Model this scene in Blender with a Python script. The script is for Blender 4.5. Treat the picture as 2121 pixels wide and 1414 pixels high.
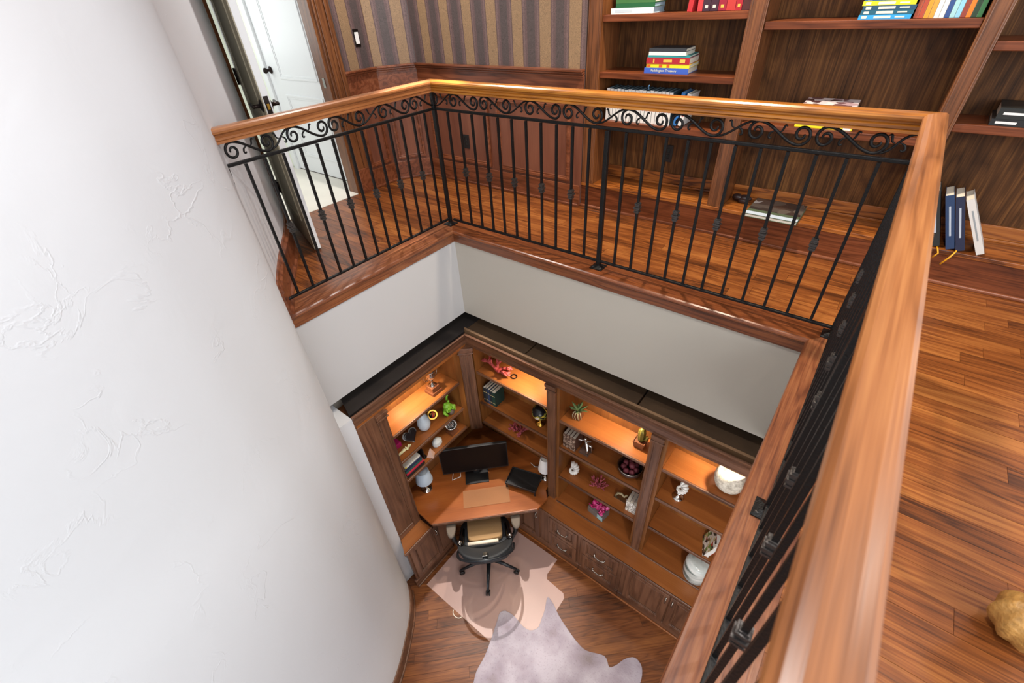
import bpy, bmesh, math, random
from mathutils import Vector, Matrix, Euler
from math import sin, cos, pi, radians, sqrt

for o in list(bpy.data.objects):
    bpy.data.objects.remove(o)
SC = bpy.context.scene
COL = SC.collection
random.seed(7)

# ------------------------------------------------------------------ camera
cam_d = bpy.data.cameras.new('camera')
cam_d.sensor_width = 36.0
cam_d.lens = 927.58 / 2121 * 36.0
cam_d.clip_start = 0.02
cam_d.dof.use_dof = True
cam_d.dof.focus_distance = 3.2
cam_d.dof.aperture_fstop = 4.0
cam = bpy.data.objects.new('camera', cam_d)
COL.objects.link(cam)
RC = Matrix(((0.78791737, -0.3449051, 0.51012418),
             (0.6133596, 0.51297822, -0.60053588),
             (-0.05455471, 0.78606222, 0.61573531)))
cam.matrix_world = Matrix.Translation((0, 0, 1.40)) @ RC.to_4x4()
SC.camera = cam

# ------------------------------------------------------------------ light
SC.view_settings.view_transform = 'Standard'
SC.view_settings.look = 'None'
SC.view_settings.gamma = 1.0
SC.view_settings.use_curve_mapping = False
SC.view_settings.exposure = 0.0
SC.cycles.use_denoising = True
SC.cycles.max_bounces = 8
SC.cycles.sample_clamp_indirect = 6.0

world = bpy.data.worlds.new('world')
SC.world = world
world.use_nodes = True
bg = world.node_tree.nodes['Background']
bg.inputs['Color'].default_value = (0.93, 0.97, 1.0, 1)
bg.inputs['Strength'].default_value = 0.9


def lamp(name, kind, loc, energy, color=(1, 1, 1), size=0.1, aim=None, spot=None, blend=0.5, size_y=None):
    d = bpy.data.lights.new(name, kind)
    d.energy = energy
    d.color = color
    if kind == 'AREA':
        d.size = size
        if size_y:
            d.shape = 'RECTANGLE'
            d.size_y = size_y
    else:
        d.shadow_soft_size = size
    if kind == 'SPOT':
        d.spot_size = radians(spot)
        d.spot_blend = blend
    o = bpy.data.objects.new(name, d)
    COL.objects.link(o)
    o.location = loc
    if aim is not None:
        o.rotation_euler = (Vector(aim) - Vector(loc)).to_track_quat('-Z', 'Y').to_euler()
    return o


# daylight from the tall windows of the upper room, behind and beside the camera
lamp('window_light', 'AREA', (2.3, -2.5, 1.8), 55, (0.95, 0.98, 1.0), 3.0, aim=(-0.8, 1.6, 0.6), size_y=1.9)
lamp('window_light', 'AREA', (2.8, 0.2, 1.6), 100, (0.95, 0.98, 1.0), 2.6, aim=(-1.2, 0.9, 0.2), size_y=1.9)
# daylight from the windows of the study below
lamp('window_light', 'AREA', (1.0, -1.6, -1.5), 62, (0.97, 0.98, 1.0), 2.4, aim=(-1.0, 1.0, -2.8), size_y=1.6)
# daylight from the hall window beyond the doorway
lamp('window_light', 'AREA', (-5.2, 1.75, 1.6), 10, (0.96, 1.0, 0.95), 0.9, aim=(-3.6, 1.95, 0.9), size_y=1.3)
# ceiling cans of the study below, in its ceiling under the near floor
lamp('ceiling_can_or_fill', 'SPOT', (0.42, 0.95, -0.48), 58, (1.0, 0.92, 0.83), 0.05, aim=(0.1, 1.05, -3), spot=150, blend=0.6)
# ceiling cans of the upper room, with two added fill spots among them
lamp('ceiling_can_or_fill', 'SPOT', (-0.35, 0.75, 2.70), 125, (1.0, 0.97, 0.94), 0.08, aim=(-0.6, 0.75, 0), spot=150, blend=0.8)  # added fill over the opening, brightens the upper plaster wall
lamp('ceiling_can_or_fill', 'SPOT', (-2.60, 2.36, 2.70), 880, (1.0, 0.93, 0.86), 0.03, aim=(-1.62, 1.40, -2.6), spot=19, blend=0.6)
lamp('ceiling_can_or_fill', 'SPOT', (-3.0, 2.30, 2.70), 165, (1.0, 0.95, 0.90), 0.06, aim=(-2.95, 2.35, 0), spot=135, blend=0.9)  # added fill over the landing, lifts the far end of the curved wall
lamp('ceiling_can_or_fill', 'SPOT', (-0.9, 2.60, 2.70), 270, (1.0, 0.86, 0.68), 0.05, aim=(-0.7, 2.72, 0), spot=120, blend=0.8)
lamp('ceiling_can_or_fill', 'SPOT', (1.0, 1.7, 2.70), 60, (1.0, 0.93, 0.84), 0.05, aim=(1.0, 1.7, 0), spot=120, blend=0.8)

# ------------------------------------------------------------------ helpers


def lin(h):
    r = []
    for i in (0, 2, 4):
        c = int(h[i:i + 2], 16) / 255
        r.append(c / 12.92 if c <= 0.04045 else ((c + 0.055) / 1.055) ** 2.4)
    return (*r, 1)


MATS = {}


def new_mat(name):
    m = bpy.data.materials.new(name)
    m.use_nodes = True
    nt = m.node_tree
    b = nt.nodes['Principled BSDF']
    MATS[name] = m
    return m, nt, b


def plain(name, col, rough=0.5, metal=0.0, spec=0.5, bump=0.0, bscale=80, trans=0.0, alpha=1.0, mottle=0.0, mscale=20, emit=0, coat=0.0):
    m, nt, b = new_mat(name)
    c = lin(col)
    b.inputs['Base Color'].default_value = c
    b.inputs['Roughness'].default_value = rough
    b.inputs['Metallic'].default_value = metal
    b.inputs['Specular IOR Level'].default_value = spec
    b.inputs['Transmission Weight'].default_value = trans
    b.inputs['Alpha'].default_value = alpha
    b.inputs['Coat Weight'].default_value = coat
    if emit:
        b.inputs['Emission Color'].default_value = c
        b.inputs['Emission Strength'].default_value = emit
    N, L = nt.nodes, nt.links
    if bump or mottle:
        g = N.new('ShaderNodeNewGeometry')
        n = N.new('ShaderNodeTexNoise')
        n.inputs['Scale'].default_value = bscale if bump else mscale
        n.inputs['Detail'].default_value = 5
        L.new(g.outputs['Position'], n.inputs['Vector'])
        if bump:
            bp = N.new('ShaderNodeBump')
            bp.inputs['Strength'].default_value = bump
            bp.inputs['Distance'].default_value = 0.01
            L.new(n.outputs['Fac'], bp.inputs['Height'])
            L.new(bp.outputs['Normal'], b.inputs['Normal'])
        if mottle:
            n2 = N.new('ShaderNodeTexNoise')
            n2.inputs['Scale'].default_value = mscale
            n2.inputs['Detail'].default_value = 5
            L.new(g.outputs['Position'], n2.inputs['Vector'])
            r = N.new('ShaderNodeValToRGB')
            r.color_ramp.elements[0].position = 0.3
            r.color_ramp.elements[1].position = 0.7
            k = 1 - mottle
            r.color_ramp.elements[0].color = (c[0] * k, c[1] * k, c[2] * k, 1)
            r.color_ramp.elements[1].color = c
            L.new(n2.outputs['Fac'], r.inputs['Fac'])
            L.new(r.outputs['Color'], b.inputs['Base Color'])
    return m


def wood(name, dark, mid, light, axis='X', rough=0.35, rings=9.0, stretch=9.0, fine=1.0, rotz=0.0, vary=0.0, coat=0.15, scale=1.0, bump=0.12, ringw=0.20, spec=0.5):
    """stained oak: contour rings of a stretched noise give the cathedral grain, fine streaks the pores"""
    m, nt, b = new_mat(name)
    N, L = nt.nodes, nt.links
    g = N.new('ShaderNodeNewGeometry')
    src = g.outputs['Position']
    oi = N.new('ShaderNodeObjectInfo')
    if vary:
        va = N.new('ShaderNodeVectorMath')
        va.operation = 'SCALE'
        va.inputs[0].default_value = (13.7, 7.3, 3.1)
        L.new(oi.outputs['Random'], va.inputs['Scale'])
        ad = N.new('ShaderNodeVectorMath')
        ad.operation = 'ADD'
        L.new(src, ad.inputs[0])
        L.new(va.outputs['Vector'], ad.inputs[1])
        src = ad.outputs['Vector']
    if rotz:
        vr = N.new('ShaderNodeVectorRotate')
        vr.rotation_type = 'Z_AXIS'
        vr.inputs['Angle'].default_value = rotz
        L.new(src, vr.inputs['Vector'])
        src = vr.outputs['Vector']
    s = [stretch * scale] * 3
    s['XYZ'.index(axis)] = 1.1 * scale
    mp = N.new('ShaderNodeMapping')
    mp.inputs['Scale'].default_value = s
    L.new(src, mp.inputs['Vector'])
    n1 = N.new('ShaderNodeTexNoise')
    n1.inputs['Scale'].default_value = 1.0
    n1.inputs['Detail'].default_value = 2.5
    n1.inputs['Roughness'].default_value = 0.45
    L.new(mp.outputs['Vector'], n1.inputs['Vector'])
    mu = N.new('ShaderNodeMath')
    mu.operation = 'MULTIPLY'
    mu.inputs[1].default_value = rings * 2 * pi
    L.new(n1.outputs['Fac'], mu.inputs[0])
    si = N.new('ShaderNodeMath')
    si.operation = 'SINE'
    L.new(mu.outputs[0], si.inputs[0])
    mr = N.new('ShaderNodeMapRange')
    mr.inputs['From Min'].default_value = -1
    L.new(si.outputs[0], mr.inputs['Value'])
    s2 = [190 * scale] * 3
    s2['XYZ'.index(axis)] = 3.0 * scale
    mp2 = N.new('ShaderNodeMapping')
    mp2.inputs['Scale'].default_value = s2
    L.new(src, mp2.inputs['Vector'])
    n2 = N.new('ShaderNodeTexNoise')
    n2.inputs['Scale'].default_value = 1.0
    n2.inputs['Detail'].default_value = 3
    L.new(mp2.outputs['Vector'], n2.inputs['Vector'])
    s3 = [5.0 * scale] * 3
    s3['XYZ'.index(axis)] = 1.4 * scale
    mp3 = N.new('ShaderNodeMapping')
    mp3.inputs['Scale'].default_value = s3
    L.new(src, mp3.inputs['Vector'])
    n3 = N.new('ShaderNodeTexNoise')
    n3.inputs['Scale'].default_value = 1.0
    n3.inputs['Detail'].default_value = 4
    L.new(mp3.outputs['Vector'], n3.inputs['Vector'])
    pw = N.new('ShaderNodeMath')
    pw.operation = 'POWER'
    pw.inputs[1].default_value = 0.55
    L.new(mr.outputs[0], pw.inputs[0])
    a = N.new('ShaderNodeMath')
    a.operation = 'MULTIPLY_ADD'
    a.inputs[1].default_value = ringw
    L.new(pw.outputs[0], a.inputs[0])
    f = N.new('ShaderNodeMath')
    f.operation = 'MULTIPLY_ADD'
    f.inputs[1].default_value = 0.55 * fine
    f.inputs[2].default_value = 0.5 - 0.275 * fine - ringw * 0.66 - 0.25
    L.new(n2.outputs['Fac'], f.inputs[0])
    L.new(f.outputs[0], a.inputs[2])
    a2 = N.new('ShaderNodeMath')
    a2.operation = 'MULTIPLY_ADD'
    a2.inputs[1].default_value = 0.5
    L.new(n3.outputs['Fac'], a2.inputs[0])
    L.new(a.outputs[0], a2.inputs[2])
    last = a2.outputs[0]
    if vary:
        v = N.new('ShaderNodeMath')
        v.operation = 'MULTIPLY_ADD'
        v.inputs[1].default_value = vary
        L.new(oi.outputs['Random'], v.inputs[0])
        sb = N.new('ShaderNodeMath')
        sb.operation = 'SUBTRACT'
        sb.inputs[1].default_value = vary * 0.5
        L.new(last, sb.inputs[0])
        L.new(sb.outputs[0], v.inputs[2])
        last = v.outputs[0]
    r = N.new('ShaderNodeValToRGB')
    e = r.color_ramp.elements
    e[0].position, e[0].color = 0.24, lin(dark)
    e[1].position, e[1].color = 0.76, lin(light)
    x = e.new(0.50)
    x.color = lin(mid)
    L.new(last, r.inputs['Fac'])
    L.new(r.outputs['Color'], b.inputs['Base Color'])
    b.inputs['Roughness'].default_value = rough
    b.inputs['Specular IOR Level'].default_value = spec
    b.inputs['Coat Weight'].default_value = coat
    b.inputs['Coat Roughness'].default_value = 0.30
    if bump:
        bp = N.new('ShaderNodeBump')
        bp.inputs['Strength'].default_value = bump
        bp.inputs['Distance'].default_value = 0.004
        L.new(a.outputs[0], bp.inputs['Height'])
        L.new(bp.outputs['Normal'], b.inputs['Normal'])
    return m


def wallpaper(name, direction, phase):
    m, nt, b = new_mat(name)
    N, L = nt.nodes, nt.links
    g = N.new('ShaderNodeNewGeometry')
    d = N.new('ShaderNodeVectorMath')
    d.operation = 'DOT_PRODUCT'
    d.inputs[1].default_value = (*direction, 0)
    L.new(g.outputs['Position'], d.inputs[0])
    s = N.new('ShaderNodeMath')
    s.operation = 'SUBTRACT'
    s.inputs[1].default_value = phase - 0.12 - 24
    L.new(d.outputs['Value'], s.inputs[0])
    mo = N.new('ShaderNodeMath')
    mo.operation = 'MODULO'
    mo.inputs[1].default_value = 0.24
    L.new(s.outputs[0], mo.inputs[0])
    dv = N.new('ShaderNodeMath')
    dv.operation = 'DIVIDE'
    dv.inputs[1].default_value = 0.24
    L.new(mo.outputs[0], dv.inputs[0])
    r = N.new('ShaderNodeValToRGB')
    r.color_ramp.interpolation = 'CONSTANT'
    e = r.color_ramp.elements
    e[0].position, e[0].color = 0.0, lin('4d4240')
    e[1].position, e[1].color = 0.14, lin('5e4a48')
    for p, c in ((0.22, '6b5653'), (0.285, '54403e'), (0.31, '8a6f52'), (0.69, '54403e'), (0.715, '6b5653'), (0.78, '5e4a48'), (0.86, '4d4240')):
        x = e.new(p)
        x.color = lin(c)
    L.new(dv.outputs[0], r.inputs['Fac'])
    vo = N.new('ShaderNodeTexVoronoi')
    vo.feature = 'DISTANCE_TO_EDGE'
    vo.inputs['Scale'].default_value = 30
    no = N.new('ShaderNodeTexNoise')
    no.inputs['Scale'].default_value = 18
    L.new(g.outputs['Position'], no.inputs['Vector'])
    mv = N.new('ShaderNodeMixRGB')
    mv.inputs['Fac'].default_value = 0.12
    L.new(g.outputs['Position'], mv.inputs['Color1'])
    L.new(no.outputs['Color'], mv.inputs['Color2'])
    L.new(mv.outputs['Color'], vo.inputs['Vector'])
    wv = N.new('ShaderNodeMath')
    wv.operation = 'SINE'
    ml = N.new('ShaderNodeMath')
    ml.operation = 'MULTIPLY'
    ml.inputs[1].default_value = 40
    L.new(vo.outputs['Distance'], ml.inputs[0])
    L.new(ml.outputs[0], wv.inputs[0])
    rr = N.new('ShaderNodeMapRange')
    rr.inputs['From Min'].default_value = -1
    rr.inputs['To Min'].default_value = 0.72
    rr.inputs['To Max'].default_value = 1.18
    L.new(wv.outputs[0], rr.inputs['Value'])
    mx = N.new('ShaderNodeVectorMath')
    mx.operation = 'SCALE'
    L.new(r.outputs['Color'], mx.inputs[0])
    L.new(rr.outputs[0], mx.inputs['Scale'])
    L.new(mx.outputs['Vector'], b.inputs['Base Color'])
    b.inputs['Roughness'].default_value = 0.55
    return m


# plaster with trowel marks
m, nt, b = new_mat('plaster')
N, L = nt.nodes, nt.links
b.inputs['Base Color'].default_value = lin('d4d5d8')
b.inputs['Roughness'].default_value = 0.55
g = N.new('ShaderNodeNewGeometry')
n1 = N.new('ShaderNodeTexNoise')
n1.inputs['Scale'].default_value = 5
n1.inputs['Detail'].default_value = 9
n1.inputs['Roughness'].default_value = 0.5
n1.inputs['Distortion'].default_value = 1.0
L.new(g.outputs['Position'], n1.inputs['Vector'])
vo = N.new('ShaderNodeTexVoronoi')
vo.feature = 'DISTANCE_TO_EDGE'
vo.inputs['Scale'].default_value = 4
mxv = N.new('ShaderNodeMixRGB')
mxv.inputs['Fac'].default_value = 0.3
L.new(g.outputs['Position'], mxv.inputs['Color1'])
L.new(n1.outputs['Color'], mxv.inputs['Color2'])
L.new(mxv.outputs['Color'], vo.inputs['Vector'])
rp = N.new('ShaderNodeMapRange')
rp.inputs['From Max'].default_value = 0.025
rp.inputs['To Min'].default_value = 0.5
rp.inputs['To Max'].default_value = 0.0
L.new(vo.outputs['Distance'], rp.inputs['Value'])
nm_ = N.new('ShaderNodeTexNoise')
nm_.inputs['Scale'].default_value = 3.3
L.new(g.outputs['Position'], nm_.inputs['Vector'])
mk = N.new('ShaderNodeMapRange')
mk.inputs['From Min'].default_value = 0.52
mk.inputs['From Max'].default_value = 0.66
L.new(nm_.outputs['Fac'], mk.inputs['Value'])
mm_ = N.new('ShaderNodeMath')
mm_.operation = 'MULTIPLY'
L.new(rp.outputs[0], mm_.inputs[0])
L.new(mk.outputs[0], mm_.inputs[1])
ad = N.new('ShaderNodeMath')
ad.operation = 'ADD'
L.new(n1.outputs['Fac'], ad.inputs[0])
L.new(mm_.outputs[0], ad.inputs[1])
bp = N.new('ShaderNodeBump')
bp.inputs['Strength'].default_value = 0.42
bp.inputs['Distance'].default_value = 0.006
L.new(ad.outputs[0], bp.inputs['Height'])
L.new(bp.outputs['Normal'], b.inputs['Normal'])

# upper storey woods
wood('floor_oak', '42210c', '7c431c', 'a0632f', 'X', rough=0.36, vary=0.22, rings=9, coat=0.10, ringw=0.17, fine=1.15, spec=0.4)
wood('floor_oak_low', '3a1e0d', '6c3c1c', '8c562c', 'X', rough=0.42, vary=0.22, rings=9, rotz=-pi / 4, coat=0.03, spec=0.3, ringw=0.16)
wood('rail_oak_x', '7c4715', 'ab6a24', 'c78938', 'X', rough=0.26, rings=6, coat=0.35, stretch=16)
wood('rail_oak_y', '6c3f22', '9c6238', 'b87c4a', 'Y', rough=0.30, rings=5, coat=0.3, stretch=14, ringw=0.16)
wood('curb_x', '46220f', '6f3a1d', '8a5029', 'X', rough=0.3, rings=10, coat=0.25, stretch=14)
wood('curb_y', '50291a', '7a462a', '95603c', 'Y', rough=0.32, rings=10, coat=0.25, stretch=14)
wood('case_z', '2c1809', '55351b', '80552d', 'Z', rough=0.5, rings=10, ringw=0.15, coat=0.0, spec=0.2, fine=1.1, stretch=7)
wood('case_x', '3c1a0b', '67341a', '85482a', 'X', rough=0.36, rings=8, ringw=0.2, coat=0.06, spec=0.35)
wood('case_lit_amber', '451f08', '8a4c1c', 'a8662c', 'X', rough=0.34, rings=8, ringw=0.28, coat=0.1)  # warmer case wood, orange light on bottom shelf and trim put into its colour
wood('stile_z', '45260f', '6d4022', '895730', 'Z', rough=0.35, rings=6, stretch=14)
wood('wain_z', '552e20', '764836', '8c5a44', 'Z', rough=0.35, rings=2, fine=0.5, ringw=0.1, coat=0.05, spec=0.35)
wood('wain_x', '482412', '743f26', '985e40', 'X', rough=0.28, rings=7)
# lower storey woods
wood('low_shelf_x', '6a381a', '96582a', 'b47340', 'X', rough=0.3, rings=2, fine=0.4, ringw=0.1)
wood('low_shelf_y', '6a381a', '96582a', 'b47340', 'Y', rough=0.3, rings=2, fine=0.4, ringw=0.1)
wood('low_back_z', '5a3214', '824f24', 'a06c36', 'Z', rough=0.4, rings=3, fine=0.5, ringw=0.12)
wood('low_dark_z', '40271b', '694632', '845c44', 'Z', rough=0.35, rings=4, fine=0.8, stretch=14)
wood('low_dark_x', '40271b', '694632', '845c44', 'X', rough=0.35, rings=4, fine=0.8, stretch=14)
wood('low_dark_y', '40271b', '694632', '845c44', 'Y', rough=0.35, rings=4, fine=0.8, stretch=14)
wood('desk_wood', '663414', '925024', 'b06c36', 'X', rough=0.22, rings=2, fine=0.4, rotz=-pi / 4, coat=0.35, ringw=0.1)
plain('ledge_black', '2e2826', 0.6, mottle=0.35, mscale=6)
plain('ledge_brown', '55402c', 0.6, mottle=0.4, mscale=5)
plain('fillet_brown', '8a6a4c', 0.6, mottle=0.3, mscale=6)
plain('iron', '1c1b1b', 0.42, 0.6, bump=0.25, bscale=160)
plain('iron_grey', '4c4846', 0.35, 0.7, bump=0.3, bscale=120)
plain('white_paint', 'dcdcdf', 0.5)
plain('fascia_paint', 'bbb9b9', 0.5)
plain('grey_paint', 'b3aca1', 0.5)
plain('door_white', 'eef0f1', 0.4)
plain('door_olive', 'a8a088', 0.45)
plain('hall_tile', 'e6e2d6', 0.3, mottle=0.08, mscale=4)
plain('hall_wall', 'eef2e4', 0.6)
plain('bronze', '2a221f', 0.35, 0.8)
plain('black_plastic', '141314', 0.45)
plain('black_gloss', '0c0b0c', 0.12)
plain('screen_black', '0a0a0b', 0.35, spec=0.15)
plain('silver', 'd8d4cf', 0.14, 1.0)
plain('pewter', 'a8a49c', 0.25, 1.0)
plain('gold', 'b48a3c', 0.25, 1.0)
plain('white_plastic', 'e8e6e2', 0.4)
plain('red_coral', 'b34a48', 0.6, bump=0.3, bscale=120)
plain('dark_coral', '96404a', 0.6, bump=0.3, bscale=120)
plain('porcelain', 'c4ced6', 0.3, mottle=0.1, mscale=60)
plain('shell_white', 'e6e4e0', 0.25)
plain('lamp_blue', 'a9b6c6', 0.7)
plain('lamp_white', 'd6d3d4', 0.7)
plain('crystal', 'dfe4e6', 0.05, trans=0.85)
plain('glass', 'f4f4f4', 0.03, trans=0.95)
plain('frog_green', '8cc63a', 0.35, mottle=0.3, mscale=60)
plain('frog_dark', '5d5148', 0.5)
plain('magenta', 'c01f6a', 0.6)
plain('leaf_green', '6f8f5c', 0.5, mottle=0.3, mscale=30)
plain('root_tan', 'a89a78', 0.7)
plain('pot_wood', '7a4526', 0.5, mottle=0.3)
plain('cactus_gold', '857a34', 0.35, 0.3, mottle=0.4, mscale=40)
plain('stone_black', '1d181a', 0.3, mottle=0.4)
plain('stone_white', 'd4d8d6', 0.5, mottle=0.1)
plain('pink_stone', 'd8b4a2', 0.5)
plain('bowl_dark', '3c2620', 0.3)
plain('wine_ball', '7c3340', 0.6, mottle=0.4, mscale=40)
plain('grey_box', '77706c', 0.5, 0.2)
plain('leather', '5c3d30', 0.5, bump=0.5, bscale=60)
plain('pages', 'e4dccb', 0.8, bump=0.4, bscale=300)
plain('pages_blue', 'a9c4d4', 0.8, bump=0.4, bscale=300)
plain('chair_mesh', '2a2d31', 0.6, bump=0.3, bscale=400)
plain('chair_frame', '22262b', 0.3, 0.3)
plain('chair_pad', '645a50', 0.7)
plain('tan_cushion', 'a08058', 0.8, bump=0.2, bscale=200)
plain('cream', 'e6dccb', 0.7)
plain('yellow_ribbon', 'd99a1c', 0.5)
plain('carved_gold', 'cf9c56', 0.4, mottle=0.4, mscale=60, bump=0.6, bscale=60)

# marble vase, hide, mat, globe, mosaic
m, nt, b = new_mat('marble')
N, L = nt.nodes, nt.links
g = N.new('ShaderNodeNewGeometry')
mp = N.new('ShaderNodeMapping')
mp.inputs['Scale'].default_value = (3, 3, 16)
L.new(g.outputs['Position'], mp.inputs['Vector'])
n1 = N.new('ShaderNodeTexNoise')
n1.inputs['Scale'].default_value = 1.4
n1.inputs['Detail'].default_value = 5
n1.inputs['Distortion'].default_value = 0.8
L.new(mp.outputs['Vector'], n1.inputs['Vector'])
r = N.new('ShaderNodeValToRGB')
e = r.color_ramp.elements
e[0].position, e[0].color = 0.34, lin('6f7c78')
e[1].position, e[1].color = 0.62, lin('e4e6e2')
x = e.new(0.45)
x.color = lin('c3cac6')
L.new(n1.outputs['Fac'], r.inputs['Fac'])
L.new(r.outputs['Color'], b.inputs['Base Color'])
b.inputs['Roughness'].default_value = 0.2

m, nt, b = new_mat('stoneware')
N, L = nt.nodes, nt.links
g = N.new('ShaderNodeNewGeometry')
n1 = N.new('ShaderNodeTexNoise')
n1.inputs['Scale'].default_value = 40
n1.inputs['Detail'].default_value = 6
L.new(g.outputs['Position'], n1.inputs['Vector'])
r = N.new('ShaderNodeValToRGB')
e = r.color_ramp.elements
e[0].position, e[0].color = 0.35, lin('a89f90')
e[1].position, e[1].color = 0.6, lin('ddd6c8')
L.new(n1.outputs['Fac'], r.inputs['Fac'])
L.new(r.outputs['Color'], b.inputs['Base Color'])
b.inputs['Roughness'].default_value = 0.5

m, nt, b = new_mat('cowhide')
N, L = nt.nodes, nt.links
g = N.new('ShaderNodeNewGeometry')
n1 = N.new('ShaderNodeTexNoise')
n1.inputs['Scale'].default_value = 2.6
n1.inputs['Detail'].default_value = 6
L.new(g.outputs['Position'], n1.inputs['Vector'])
n2 = N.new('ShaderNodeTexNoise')
n2.inputs['Scale'].default_value = 70
n2.inputs['Detail'].default_value = 3
L.new(g.outputs['Position'], n2.inputs['Vector'])
r = N.new('ShaderNodeValToRGB')
e = r.color_ramp.elements
e[0].position, e[0].color = 0.36, lin('84787a')
e[1].position, e[1].color = 0.6, lin('b2aab4')
x = e.new(0.47)
x.color = lin('9a8f9a')
L.new(n1.outputs['Fac'], r.inputs['Fac'])
r2 = N.new('ShaderNodeValToRGB')
e = r2.color_ramp.elements
e[0].position, e[0].color = 0.32, lin('9b8a90')
e[1].position, e[1].color = 0.43, (1, 1, 1, 1)
L.new(n2.outputs['Fac'], r2.inputs['Fac'])
mm = N.new('ShaderNodeMixRGB')
mm.blend_type = 'MULTIPLY'
mm.inputs['Fac'].default_value = 0.22
L.new(r.outputs['Color'], mm.inputs['Color1'])
L.new(r2.outputs['Color'], mm.inputs['Color2'])
L.new(mm.outputs['Color'], b.inputs['Base Color'])
b.inputs['Roughness'].default_value = 0.9
bp = N.new('ShaderNodeBump')
bp.inputs['Strength'].default_value = 0.4
bp.inputs['Distance'].default_value = 0.01
L.new(n2.outputs['Fac'], bp.inputs['Height'])
L.new(bp.outputs['Normal'], b.inputs['Normal'])

m, nt, b = new_mat('mat_vinyl')
N, L = nt.nodes, nt.links
b.inputs['Base Color'].default_value = lin('e0bdb2')
b.inputs['Roughness'].default_value = 0.35
b.inputs['Alpha'].default_value = 0.42

m, nt, b = new_mat('acrylic')
b.inputs['Base Color'].default_value = lin('b88660')
b.inputs['Roughness'].default_value = 0.12
b.inputs['Alpha'].default_value = 0.4

m, nt, b = new_mat('globe_map')
N, L = nt.nodes, nt.links
g = N.new('ShaderNodeNewGeometry')
n1 = N.new('ShaderNodeTexNoise')
n1.inputs['Scale'].default_value = 16
n1.inputs['Detail'].default_value = 3
L.new(g.outputs['Position'], n1.inputs['Vector'])
r = N.new('ShaderNodeValToRGB')
r.color_ramp.interpolation = 'CONSTANT'
e = r.color_ramp.elements
e[0].position, e[0].color = 0.0, lin('17171a')
e[1].position, e[1].color = 0.53, lin('8f8a3a')
x = e.new(0.58)
x.color = lin('c7a23a')
x = e.new(0.63)
x.color = lin('cfc6b6')
L.new(n1.outputs['Fac'], r.inputs['Fac'])
L.new(r.outputs['Color'], b.inputs['Base Color'])
b.inputs['Roughness'].default_value = 0.25


def cells(name, cols, scale, rough=0.4):
    m, nt, b = new_mat(name)
    N, L = nt.nodes, nt.links
    g = N.new('ShaderNodeNewGeometry')
    v = N.new('ShaderNodeTexVoronoi')
    v.inputs['Scale'].default_value = scale
    L.new(g.outputs['Position'], v.inputs['Vector'])
    sp = N.new('ShaderNodeSeparateColor')
    L.new(v.outputs['Color'], sp.inputs[0])
    r = N.new('ShaderNodeValToRGB')
    r.color_ramp.interpolation = 'CONSTANT'
    e = r.color_ramp.elements
    e[0].color = lin(cols[0])
    e[1].position, e[1].color = 1 / len(cols), lin(cols[1])
    for i, c in enumerate(cols[2:], 2):
        x = e.new(i / len(cols))
        x.color = lin(c)
    L.new(sp.outputs[0], r.inputs['Fac'])
    L.new(r.outputs['Color'], b.inputs['Base Color'])
    b.inputs['Roughness'].default_value = rough
    return m


cells('mosaic_cover', ['e2dccf', '7c6a52', 'd8d2c4', 'a33a2a', '3a3632', 'c9b98a', '6d8a4a', 'e8e4da'], 42)
cells('embossed', ['5a4438', '8d7767', '4a352b', 'b09a88'], 90)
cells('woven_white', ['e2ddd4', '9c958c', 'efece6', 'b8b1a8'], 90)
cells('photo_cover', ['2f2a28', '4a4440', '3a302c', 'b9b4b0', '564f48'], 14, 0.25)
cells('comic_cover', ['e4dcdc', '6a4248', 'd8ccce', '4a2c32', 'b89aa0'], 24, 0.3)
cells('flower_pink', ['c4186c', 'd94a90', '9a0f50', 'e070a8'], 60, 0.6)

_cm = {}


def cmat(h, rough=0.45):
    if h not in _cm:
        _cm[h] = plain('cloth_' + h, h, rough)
    return _cm[h]


def M(x):
    return MATS[x] if isinstance(x, str) and x in MATS else (cmat(x) if isinstance(x, str) else x)


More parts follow.
